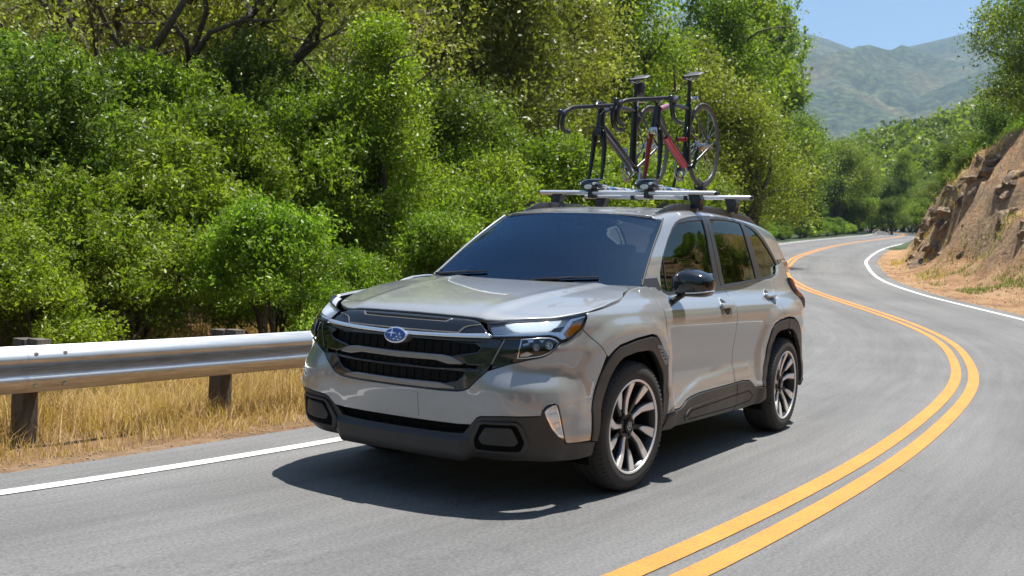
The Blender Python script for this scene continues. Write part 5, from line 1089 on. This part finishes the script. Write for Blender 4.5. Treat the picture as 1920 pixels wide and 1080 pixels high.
# --- wheels
def wheel(cx, sg, steer=0., spin=0.):
    o = empty('wheel', (cx, sg*.79, .359), 0); o.parent = car; o.rotation_euler = (0, 0, steer + (math.pi if sg < 0 else 0))
    sp = Matrix.Rotation(spin, 3, 'Y')
    R = .359; hw = .1175
    prof = [(.232, -.100), (.245, -.110), (.262, -.1165), (.300, -.1225), (.332, -.115), (.350, -.098), (.357, -.080)]
    for g in (-.052, 0, .052):
        prof += [(.359, g-.008), (.3515, g-.006), (.3515, g+.006), (.359, g+.008)]
    prof += [(.357, .080), (.350, .098), (.344, .1035), (.335, .1075), (.333, .1115), (.318, .119), (.300, .1225), (.282, .1215), (.278, .1195), (.270, .1190), (.262, .1165), (.250, .108)]
    MB().lathe(prof, (0, 0, 0), 'y', 96).obj('tyre', RUBBER, o, 28)
    m = MB()    # shoulder lugs
    for k in range(72):
        t = 2*math.pi*k/72; c_ = Vector((.3465*math.cos(t), .100, .3465*math.sin(t))); rot_ = Matrix.Rotation(-t, 3, 'Y')
        m.box(c_, (.010, .020, .011), rot_ @ Matrix.Rotation(.5, 3, 'Z'))
    m.obj('tread_blocks', RUBBER, o, 20)['kind'] = 'stuff'
    rim = empty('rim'); rim.parent = o; rim.rotation_euler = (0, spin, 0)
    MB().lathe([(.250, .107), (.2585, .112), (.262, .1165), (.259, .119), (.250, .1165), (.246, .108)], (0, 0, 0), 'y', 96, True).obj('rim_lip', ALLOY, rim, 30)
    MB().lathe([(.248, .112), (.240, .100), (.232, .070), (.228, 0), (.230, -.09), (.240, -.104)], (0, 0, 0), 'y', 72).obj('rim_barrel', ALLOYD, rim, 40)
    # five pairs of swept spokes: one bright from the hub outwards, the next bright only in its outer half
    def spoke(pl, m_, d0, d1, ch, name):
        P = np.array(pl, float); P = P if area(P) > 0 else P[::-1]; Q = inset(P, ch); n = len(P); V = []; F = []
        def y_at(p): r_ = np.hypot(*p); return .070 + .036*min(1, max(0, (r_-.05)/.19))**1.4
        for p in Q: V.append((p[0], y_at(p)+d1, p[1]))
        for p in P: V.append((p[0], y_at(p)+d1-ch*1.2, p[1]))
        for p in P: V.append((p[0], y_at(p)+d0, p[1]))
        F.append(tuple(range(n))[::-1])
        for i in range(n):
            j = (i+1) % n; F.append((i, j, n+j, n+i)); F.append((n+i, n+j, 2*n+j, 2*n+i))
        return V, F
    pol = lambda L_: [(r_*math.sin(math.radians(g_)), r_*math.cos(math.radians(g_))) for r_, g_ in L_]
    A1 = pol([(.050, -17), (.09, -6.5), (.15, -7), (.185, -11), (.2485, -15.5), (.2485, -4), (.195, .5), (.15, 5), (.09, 8), (.050, 17)])
    A2 = pol([(.130, 26), (.155, 23), (.185, 20.5), (.2485, 18.5), (.2485, 31), (.195, 33), (.155, 33), (.135, 30)])
    A2d = pol([(.048, 24), (.10, 22), (.15, 22), (.2485, 17), (.2485, 33), (.15, 36), (.10, 38), (.048, 46)])
    A1d = pol([(.048, -24), (.09, -12), (.15, -11), (.185, -14), (.2485, -18), (.2485, -2), (.195, 3), (.15, 8), (.09, 12), (.048, 22)])
    for k in range(5):
        t = 2*math.pi*k/5; rot2 = lambda pl: [(p[0]*math.cos(t)-p[1]*math.sin(t), p[0]*math.sin(t)+p[1]*math.cos(t)) for p in pl]
        V, F = spoke(rot2(A1), None, -.012, .004, .003, ''); a = new_mesh('spoke', V, F, ALLOY, rim, 25)
        V, F = spoke(rot2(A2), None, -.012, .004, .003, ''); new_mesh('spoke_face', V, F, ALLOY, a, 25)
        V, F = spoke(rot2(A2d), None, -.040, -.006, .004, ''); new_mesh('spoke_back', V, F, ALLOYD, a, 25)
        V, F = spoke(rot2(A1d), None, -.040, -.006, .004, ''); new_mesh('spoke_back', V, F, ALLOYD, a, 25)
    m = MB(); m.lathe([(.001, .088), (.030, .087), (.034, .084), (.036, .070)], (0, 0, 0), 'y', 32); m.obj('hub_cap', ALLOYD, rim, 40)
    m = MB(); m.lathe([(.018, .0885), (.020, .0900), (.023, .0885)], (0, 0, 0), 'y', 28); m.box((0, .0885, 0), (.026, .002, .004)); m.box((0, .0885, .004), (.004, .002, .022)); m.obj('cap_emblem', SILV, rim, 30)
    MB().lathe([(.034, .060), (.050, .078), (.074, .074), (.082, .050)], (0, 0, 0), 'y', 40).obj('hub', ALLOYD, rim, 40)
    for k in range(5):
        t = 2*math.pi*(k+.5)/5 + math.pi/2; MB().lathe([(.001, .079), (.008, .079), (.0095, .074), (.0095, .060)], (.055*math.cos(t), 0, .055*math.sin(t)), 'y', 10).obj('lug_nut', VOID, rim, 40)
    MB().lathe([(.06, .030), (.155, .030), (.155, .008), (.06, .008)], (0, 0, 0), 'y', 48).obj('brake_disc', BRAKE, o, 30)
    MB().box((.13*math.cos(2.4), .02, .13*math.sin(2.4)), (.09, .07, .16), Matrix.Rotation(-.8, 3, 'Y'), .015).obj('brake_caliper', ALLOYD, o, 40)
    return o
STEER = -math.radians(4.5)
wheel(0, 1, STEER, .25); wheel(0, -1, STEER, .6); wheel(-2.67, 1, 0, .05); wheel(-2.67, -1, 0, 1.0)
# ---------------- roof rack, carriers and bicycles ----------------
BARM = mat('brushed_aluminium', (.70, .71, .73), .28, .55); FRB = mat('black_frame_paint', (.006, .007, .011), .28, 0, Coat_Weight=.3); TAPE = m_plastic('bar_tape', (.03, .03, .033), .5, 500, .3); REDP = mat('red_frame_stripe', (.36, .018, .035), .4)
DREDP = mat('dark_red_fork', (.20, .018, .018), .35); TYREB = mat('bike_tyre', (.035, .035, .036), .6); RIMG = mat('grey_rim', (.13, .14, .155), .3, .6); STEELB = mat('polished_steel', (.55, .56, .58), .2, 1.0); PLB = mat('black_moulding', (.018, .021, .03), .28); STRIPE = mat('blue_tray_print', (.08, .16, .34), .4)
rack = empty('roof_rack', (-1.94, 0, 1.70), 0, 'pair of silver aero crossbars clamped to the black roof rails', 'roof rack')
def kid(o, parent):
    o.parent = parent; o.matrix_parent_inverse = Matrix.Translation(parent.location).inverted(); return o
def crossbar(x, z):
    V = []; F = []; n = 20; ys = [-.695, -.69, 0, .69, .695]
    for y in ys:
        s = .93 if abs(y) > .692 else 1
        for k in range(n): t = 2*math.pi*k/n; c_, s_ = math.cos(t), math.sin(t); V.append((x + s*.044*c_, y, z + s*.0165*s_*(1+.30*c_)))
    for i in range(len(ys)-1):
        for k in range(n): k2 = (k+1) % n; F.append((i*n+k, (i+1)*n+k, (i+1)*n+k2, i*n+k2))
    F += [tuple(range(n)), tuple((len(ys)-1)*n+k for k in range(n))[::-1]]
    b = kid(new_mesh('crossbar', V, F, BARM, None, 50), rack)
    for sg in (1, -1):
        V = []; F = []
        for (yy, s) in ((.695, .96), (.705, .9), (.714, .55)):
            for k in range(n): t = 2*math.pi*k/n; c_, s_ = math.cos(t), math.sin(t); V.append((x + s*.044*c_, sg*yy, z + s*.0165*s_*(1+.30*c_)))
        for i in range(2):
            for k in range(n): k2 = (k+1) % n; F.append((i*n+k, (i+1)*n+k, (i+1)*n+k2, i*n+k2))
        F.append(tuple(2*n+k for k in range(n))); kid(new_mesh('end_cap', V, F, PLB, None, 50), rack)
        ry = float(U0(x, 1.60)[1])*sg; rz = float(U0(x, 1.60)[2])
        f = empty('foot', (0, 0, 0)); f.parent = rack; f.matrix_parent_inverse = Matrix.Translation(rack.location).inverted()
        m = MB(); pl = [(-.050, .050), (.030, .050), (.046, .018), (.040, -.035), (.024, -.050), (-.020, -.050), (-.028, -.012)]
        m.prism([(sg*a, b_) for a, b_ in pl] if sg > 0 else [(sg*a, b_) for a, b_ in pl][::-1], -.036, .036, lambda p: (x+p[2], ry+p[0]-sg*.015, z-.058+p[1]))
        m.obj('foot_cover', PLB, f, 30); MB().box((x+.037, ry, z-.06), (.006, .05, .06), None, .003).obj('foot_trim', TRIMB, f)
        m = MB(); m.box((x, ry+sg*.022, z-.095), (.05, .012, .05), None, .004); m.obj('rail_clamp', SEAM, f)
crossbar(-1.585, 1.752); crossbar(-2.294, 1.768)
def carrier(y, label):
    o = empty('bike_carrier', (-2.0, y, 1.80), 0, label, 'bike carrier', 'fork mount carriers on the crossbars')
    m = MB(); V = []; F = []; n = 14; st = np.linspace(0, 1, 14)
    for t in st:
        x = -1.50 - 1.23*t; z = 1.792 + .035*t
        for k in range(n): a = 2*math.pi*k/n; V.append((x, y + .030*math.cos(a), z + .018*math.sin(a)*(1 if math.sin(a) < 0 else .9)))
    for i in range(len(st)-1):
        for k in range(n): k2 = (k+1) % n; F.append((i*n+k, i*n+k2, (i+1)*n+k2, (i+1)*n+k))
    F += [tuple(range(n)), tuple((len(st)-1)*n+k for k in range(n))]
    kid(new_mesh('tray', V, F, BARM, None, 50), o)
    for a, b in ((.12, .16), (.20, .22), (.26, .34), (.44, .47)):
        V = []; F = []
        for q, t in enumerate((a, b)):
            x = -1.50-1.23*t; z = 1.792+.035*t
            for k in range(n): an = 2*math.pi*k/n; V.append((x + .04*math.sin(an), y+.0306*math.cos(an), z+.0186*math.sin(an)*(1 if math.sin(an) < 0 else .9)))
        for k in range(n): k2 = (k+1) % n; F.append((k, k2, n+k2, n+k))
        kid(new_mesh('tray_stripe', V, F, STRIPE, None, 50), o)
    m = MB(); m.box((-1.585, y, 1.800), (.15, .135, .045), None, .018); m.box((-1.60, y-.02, 1.825), (.09, .10, .028), None, .012); kid(m.obj('fork_mount', PLB, None, 60), o)
    m = MB(); m.box((-1.545, y+.042, 1.808), (.07, .03, .03), None, .008); m.box((-1.62, y+.065, 1.80), (.04, .05, .024), None, .008); kid(m.obj('lock_barrel', BARM, None, 60), o)
    m = MB(); m.tube([(-1.61, y-.062, 1.850), (-1.61, y+.062, 1.850)], .0085, 10); m.tube([(-1.61, y-.058, 1.850), (-1.60, y-.095, 1.838), (-1.58, y-.105, 1.822)], [.007, .006, .007], 8); kid(m.obj('skewer', STEELB, None, 60), o)
    m = MB(); m.box((-1.585, y, 1.752), (.10, .034, .075), None, .006); m.box((-1.585, y, 1.722), (.07, .05, .02), None, .006); kid(m.obj('bar_clamp', PLB, None, 40), o)
    m = MB(); m.box((-2.294, y, 1.775), (.09, .034, .065), None, .006); kid(m.obj('bar_clamp', PLB, None, 40), o)
    m = MB(); m.box((-2.56, y, 1.845), (.11, .065, .045), None, .012); m.tube([(-2.50, y+.03, 1.85), (-2.50, y+.032, 1.90), (-2.50, y, 1.925), (-2.50, y-.032, 1.90), (-2.50, y-.03, 1.85)], .006, 6); kid(m.obj('wheel_strap', PLB, None, 40), o)
    return o
carrier(-.262, 'fork mount carrier with silver tray under the plain black bicycle'); carrier(.188, 'fork mount carrier with silver tray under the red striped bicycle')
def bicycle(y, label, stripe, crank_a, seatpost_bag, bar_dz=0.):
    o = empty('road_bicycle', (-2.0, y, 1.86), 0, label, 'bicycle')
    def P(x, z, dy=0): return Vector((x, y+dy, z))
    head_t, head_b = (-1.668, 2.375), (-1.655, 2.215); bb = (-2.225, 1.985); seat = (-2.225, 2.475); ax = (-2.555, 2.195); drop = (-1.610, 1.852)
    fr_ = kid(empty('frame'), o); fr_.matrix_parent_inverse = Matrix.Translation(o.location).inverted()
    MB().tube([P(*head_b), P(-1.660, 2.29), P(*head_t)], [.036, .031, .029], 14).obj('head_tube', FRB, fr_, 60)
    m = MB(); m.tube([P(-1.662, 2.258), P(-1.90, 2.150), P(*bb)], [.032, .036, .037], 14, True, .8); m.obj('down_tube', FRB, fr_, 60)
    m = MB(); m.tube([P(-1.665, 2.350), P(-1.80, 2.395), P(-1.98, 2.430), P(seat[0], seat[1]-.035)], [.022, .019, .017, .016], 12); m.obj('top_tube', FRB, fr_, 60)
    m = MB(); m.tube([P(*bb), P(-2.225, 2.2), P(*seat)], [.030, .027, .022], 12); m.obj('seat_tube', FRB, fr_, 60)
    m = MB(); m.tube([P(*bb, -.045), P(*bb, .045)], .024, 14); m.obj('bottom_bracket', FRB, fr_, 60)
    for s in (1, -1):
        MB().tube([P(bb[0]-.01, bb[1], s*.022), P(-2.38, 2.080, s*.045), P(ax[0], ax[1], s*.066)], [.014, .012, .009], 8).obj('chainstay', FRB, fr_, 60)
        MB().tube([P(seat[0]-.01, seat[1]-.04, s*.014), P(-2.38, 2.34, s*.035), P(ax[0], ax[1], s*.064)], [.009, .008, .007], 8).obj('seatstay', FRB, fr_, 60)
    if stripe:
        for (a, b, dy) in (((-1.80, 2.185), (-2.16, 2.012), .024),):
            MB().tube([P(a[0], a[1]-.010, dy-.010), P((a[0]+b[0])/2, (a[1]+b[1])/2-.015, dy-.008), P(b[0], b[1]-.016, dy-.008)], [.022, .0255, .026], 10, True, .8).obj('red_stripe', REDP, fr_, 60)
        m = MB(); m.tube([P(-1.69, 2.362, .008), P(-1.80, 2.399, .008), P(-1.86, 2.412, .008)], [.0205, .0175, .017], 10); m.obj('red_stripe', mat('pale_pink_print', (.28, .13, .18), .4), fr_, 60)
    fk = kid(empty('fork'), o); fk.matrix_parent_inverse = Matrix.Translation(o.location).inverted()
    MB().tube([P(-1.653, 2.205, -.03), P(-1.655, 2.215), P(-1.653, 2.205, .03)], [.020, .026, .020], 10).obj('fork_crown', FRB, fk, 60)
    for s in (1, -1):
        MB().tube([P(-1.653, 2.205, s*.032), P(-1.650, 2.10, s*.045), P(-1.635, 1.97, s*.050), P(drop[0], drop[1], s*.052)], [.021, .019, .0155, .011], 10).obj('fork_leg', DREDP if (stripe and s < 0) else FRB, fk, 60)
    m = MB(); m.box(P(-1.62, 2.20), (.035, .045, .05), None, .008); m.tube([P(-1.61, 2.22, -.02), P(-1.605, 2.18, -.035), P(-1.61, 2.145, -.03)], .007, 6); m.tube([P(-1.61, 2.22, .02), P(-1.605, 2.18, .035), P(-1.61, 2.145, .03)], .007, 6); kid(m.obj('front_brake', STEELB if stripe else PLB, None, 40), o)
    P0 = P; P = lambda x, z, dy=0: P0(x, z + (bar_dz*(1 + .6*max(0, x+1.57)/.12) if x > -1.60 else 0), dy)
    hb = kid(empty('handlebar'), o); hb.matrix_parent_inverse = Matrix.Translation(o.location).inverted()
    m = MB(); m.tube([P(-1.668, 2.37), P(-1.672, 2.425)], .018, 12); m.tube([P(-1.67, 2.405), P(-1.60, 2.418), P(-1.575, 2.420)], [.019, .017, .021], 12); m.obj('stem', FRB, hb, 60)
    MB().tube([P(-1.575, 2.420, -.21), P(-1.575, 2.420, .21)], .0145, 12).obj('bar_top', TAPE, hb, 60)
    for s in (1, -1):
        w = .21
        MB().tube([P(-1.575, 2.420, s*.05), P(-1.572, 2.420, s*.16), P(-1.550, 2.414, s*.195), P(-1.515, 2.396, s*w), P(-1.480, 2.370, s*w), P(-1.458, 2.335, s*w), P(-1.458, 2.295, s*(w+.003)), P(-1.478, 2.262, s*(w+.006)), P(-1.515, 2.246, s*(w+.010)), P(-1.59, 2.243, s*(w+.014))], [.0155]*10, 12).obj('drop_bar', TAPE, hb, 60)
        m = MB(); m.tube([P(-1.510, 2.398, s*w), P(-1.465, 2.380, s*w), P(-1.430, 2.384, s*w), P(-1.412, 2.402, s*w), P(-1.407, 2.410, s*w)], [.017, .018, .017, .018, .010], 12); m.obj('brake_hood', PLB, hb, 60)
        MB().tube([P(-1.425, 2.390, s*w), P(-1.408, 2.355, s*(w+.004)), P(-1.412, 2.305, s*(w+.010)), P(-1.422, 2.262, s*(w+.014))], [.010, .009, .008, .006], 8, True, 1.5).obj('brake_lever', PLB, hb, 60)
    for s in (1, -1): kid(MB().tube([P(-1.56, 2.41, s*.10), P(-1.50, 2.36, s*.08), P(-1.56, 2.27, s*.045), P(-1.64, 2.24, s*.03)], .0026, 5).obj('cable', SEAM, None, 60), o)
    P = P0
    # saddle, tipped nose down with the frame
    V = []; F = []; n = 16; prof = [(0, .012), (.03, .019), (.09, .022), (.14, .034), (.19, .058), (.235, .070), (.262, .066), (.275, .045)]
    R = Matrix.Rotation(math.radians(14), 3, 'Y')
    for (l, hw) in prof:
        for k in range(n):
            t = 2*math.pi*k/n; cy = math.cos(t)*hw; cz = math.sin(t)*(.016 if math.sin(t) < 0 else .013) + (.010 if l > .2 else 0) - .010*(1-abs(math.cos(t)))*(math.sin(t) > 0)*(.5 if l > .05 else 0)
            p = R @ Vector((.135-l, 0, cz)); V.append((p.x-2.235, y+cy, p.z+2.692))
    for i in range(len(prof)-1):
        for k in range(n): k2 = (k+1) % n; F.append((i*n+k, i*n+k2, (i+1)*n+k2, (i+1)*n+k))
    F += [tuple(range(n))[::-1], tuple((len(prof)-1)*n+k for k in range(n))]
    sd = kid(new_mesh('saddle', V, F, TAPE, None, 60), o)
    for s in (1, -1):
        m = MB(); m.tube([P(-2.12, 2.655, s*.010), P(-2.19, 2.650, s*.020), P(-2.26, 2.668, s*.022), P(-2.34, 2.70, s*.035)], .0038, 6); r_ = m.obj('saddle_rail', STEELB, None, 60); r_.parent = sd; r_.matrix_parent_inverse = sd.matrix_parent_inverse.copy(); r_.matrix_parent_inverse = Matrix.Identity(4)
    kid(MB().tube([P(*seat), P(-2.225, 2.62), P(-2.226, 2.658)], [.0140, .0140, .018], 12).obj('seatpost', PLB, None, 60), o)
    if seatpost_bag: kid(MB().box((-2.305, y, 2.622), (.085, .06, .105), Matrix.Rotation(-.25, 3, 'Y'), .022).obj('saddle_bag', TAPE, None, 60), o)
    # rear wheel
    w_ = kid(empty('rear_wheel'), o); w_.matrix_parent_inverse = Matrix.Translation(o.location).inverted()
    Rw = .334; c_ = (ax[0], y, ax[1])
    MB().lathe([(Rw-.025+.0125*(1+math.cos(a)), .0125*math.sin(a)) for a in np.linspace(0, 2*math.pi, 13)[:-1]], c_, 'y', 80, True).obj('tyre', TYREB, w_, 80)
    MB().lathe([(.311, -.010), (.311, .010), (.300, .0105), (.286, .006), (.284, 0), (.286, -.006), (.300, -.0105)], c_, 'y', 80, True).obj('wheel_rim', RIMG, w_, 40)
    m = MB()
    for k in range(24):
        t = 2*math.pi*k/24; s = 1 if k % 2 else -1; t2 = t + (.9 if (k//2) % 2 else -.9); m.tube([(c_[0]+.020*math.cos(t2), y+s*.026, c_[2]+.020*math.sin(t2)), (c_[0]+.288*math.cos(t), y, c_[2]+.288*math.sin(t))], .0013, 4, False)
    m.obj('spokes', STEELB, w_, 60)['kind'] = 'stuff'
    m = MB(); m.tube([(c_[0], y-.062, c_[2]), (c_[0], y+.062, c_[2])], .007, 8); m.tube([(c_[0], y-.028, c_[2]), (c_[0], y+.028, c_[2])], .018, 12); m.tube([(c_[0], y+.066, c_[2]), (c_[0]+.03, y+.072, c_[2]-.01), (c_[0]+.06, y+.070, c_[2]-.02)], .005, 6); m.obj('hub', STEELB, w_, 40)
    m = MB()
    for q, r_ in enumerate((.050, .046, .042, .038, .034, .030, .027)): m.lathe([(r_, -.022-.0042*q), (r_, -.024-.0042*q), (.015, -.024-.0042*q), (.015, -.022-.0042*q)], c_, 'y', 26, True)
    m.obj('sprockets', STEELB, w_, 30)['kind'] = 'stuff'
    # drivetrain on the far side
    dt = kid(empty('crankset'), o); dt.matrix_parent_inverse = Matrix.Translation(o.location).inverted(); cb = (bb[0], y-.048, bb[1])
    m = MB(); m.lathe([(.104, .0015), (.104, -.0015), (.088, -.0015), (.088, .0015)], cb, 'y', 48, True); m.lathe([(.080, .008), (.080, .0055), (.066, .0055), (.066, .008)], cb, 'y', 40, True)
    for k in range(5): t = 2*math.pi*k/5; m.tube([(cb[0], cb[1]+.002, cb[2]), (cb[0]+.092*math.cos(t), cb[1]+.002, cb[2]+.092*math.sin(t))], .006, 6)
    m.obj('chainring', STEELB, dt, 30)
    for s, a in ((1, crank_a), (-1, crank_a+math.pi)):
        e = Vector((bb[0]+.17*math.cos(a), y+s*.085, bb[1]+.17*math.sin(a))); MB().tube([(bb[0], y+s*.060, bb[1]), (bb[0]+.09*math.cos(a), y+s*.076, bb[1]+.09*math.sin(a)), tuple(e)], [.0155, .011, .0115], 10, True, .75).obj('crank_arm', STEELB if not stripe else PLB, dt, 60)
        pd = kid(empty('pedal'), o); pd.matrix_parent_inverse = Matrix.Translation(o.location).inverted(); pc = e + Vector((0, s*.055, 0)); tl_ = Matrix.Rotation(.25, 3, 'Y')
        m = MB(); m.tube([e, pc + Vector((0, s*.045, 0))], .006, 8)
        for dx in (-.038, .038): m.box(pc + tl_ @ Vector((dx, 0, 0)), (.005, .085, .020), tl_, .001)
        for dy in (-.040, .0, .040): m.box(pc + Vector((0, dy, 0)), (.078, .005, .018), tl_, .001)
        m.obj('pedal_cage', STEELB, pd, 40); MB().box(pc + tl_ @ Vector((.042, 0, -.012)), (.004, .045, .012), tl_, .001).obj('pedal_reflector', AMBER, pd)
    m = MB(); m.tube([(bb[0]+.01, cb[1], bb[1]+.104), (ax[0], y-.040, ax[1]+.040)], .0032, 5); m.tube([(bb[0]-.01, cb[1], bb[1]-.104), (ax[0]+.055, y-.042, ax[1]-.135), (ax[0]+.01, y-.042, ax[1]-.125), (ax[0]+.02, y-.042, ax[1]-.06), (ax[0]-.03, y-.042, ax[1]-.03)], .0032, 5); m.obj('chain', STEELB, dt, 60)
    m = MB(); m.box((ax[0]+.02, y-.052, ax[1]-.085), (.016, .012, .09), Matrix.Rotation(-.3, 3, 'Y'), .004); m.lathe([(.022, .003), (.022, -.003), (.006, -.003), (.006, .003)], (ax[0]+.035, y-.044, ax[1]-.13), 'y', 14, True); kid(m.obj('rear_derailleur', PLB, None, 40), o)
    m = MB(); m.box((-2.345, y, 2.535), (.03, .05, .03), None, .006); m.tube([(-2.33, y-.02, 2.54), (-2.35, y-.036, 2.51), (-2.345, y-.03, 2.47)], .007, 6); m.tube([(-2.33, y+.02, 2.54), (-2.35, y+.036, 2.51), (-2.345, y+.03, 2.47)], .007, 6); kid(m.obj('rear_brake', STEELB, None, 40), o)
    if stripe:
        m = MB()
        for s in (-1, 1): m.tube([(-2.195, y+s*.01, 2.30), (-2.14, y+s*.037, 2.28), (-2.11, y+s*.037, 2.20), (-2.16, y+s*.037, 2.15), (-2.195, y+s*.012, 2.14)], .0045, 6)
        kid(m.obj('bottle_cage', FRB, None, 60), o)
        kid(MB().box((-2.135, y, 2.195), (.02, .078, .03), Matrix.Rotation(.3, 3, 'Y'), .004).obj('cage_clip', REDP, None, 40), o)
    return o
bicycle(-.262, 'plain black road bicycle clamped by its fork on the roof beyond the striped one', False, -1.25, True, -.035)
bicycle(.188, 'black road bicycle with red down tube stripe clamped by its fork on the roof', True, 1.75, False)
# ---------------- air ----------------
hz = MB(); hx, hy = DX(1000, 0)
hz.box((hx, hy, 350), (5200, 5200, 728)); ho = hz.obj('haze', None, None, None); tag(ho, kind='stuff')
hm = bpy.data.materials.new('haze'); hm.use_nodes = True; hn = hm.node_tree; hn.nodes.clear(); ov = hn.nodes.new('ShaderNodeOutputMaterial'); pv = hn.nodes.new('ShaderNodeVolumePrincipled')
pv.inputs['Color'].default_value = (.45, .68, 1, 1); pv.inputs['Density'].default_value = 1.5e-4; pv.inputs['Anisotropy'].default_value = .2; hn.links.new(pv.outputs[0], ov.inputs['Volume']); ho.data.materials.clear(); ho.data.materials.append(hm)
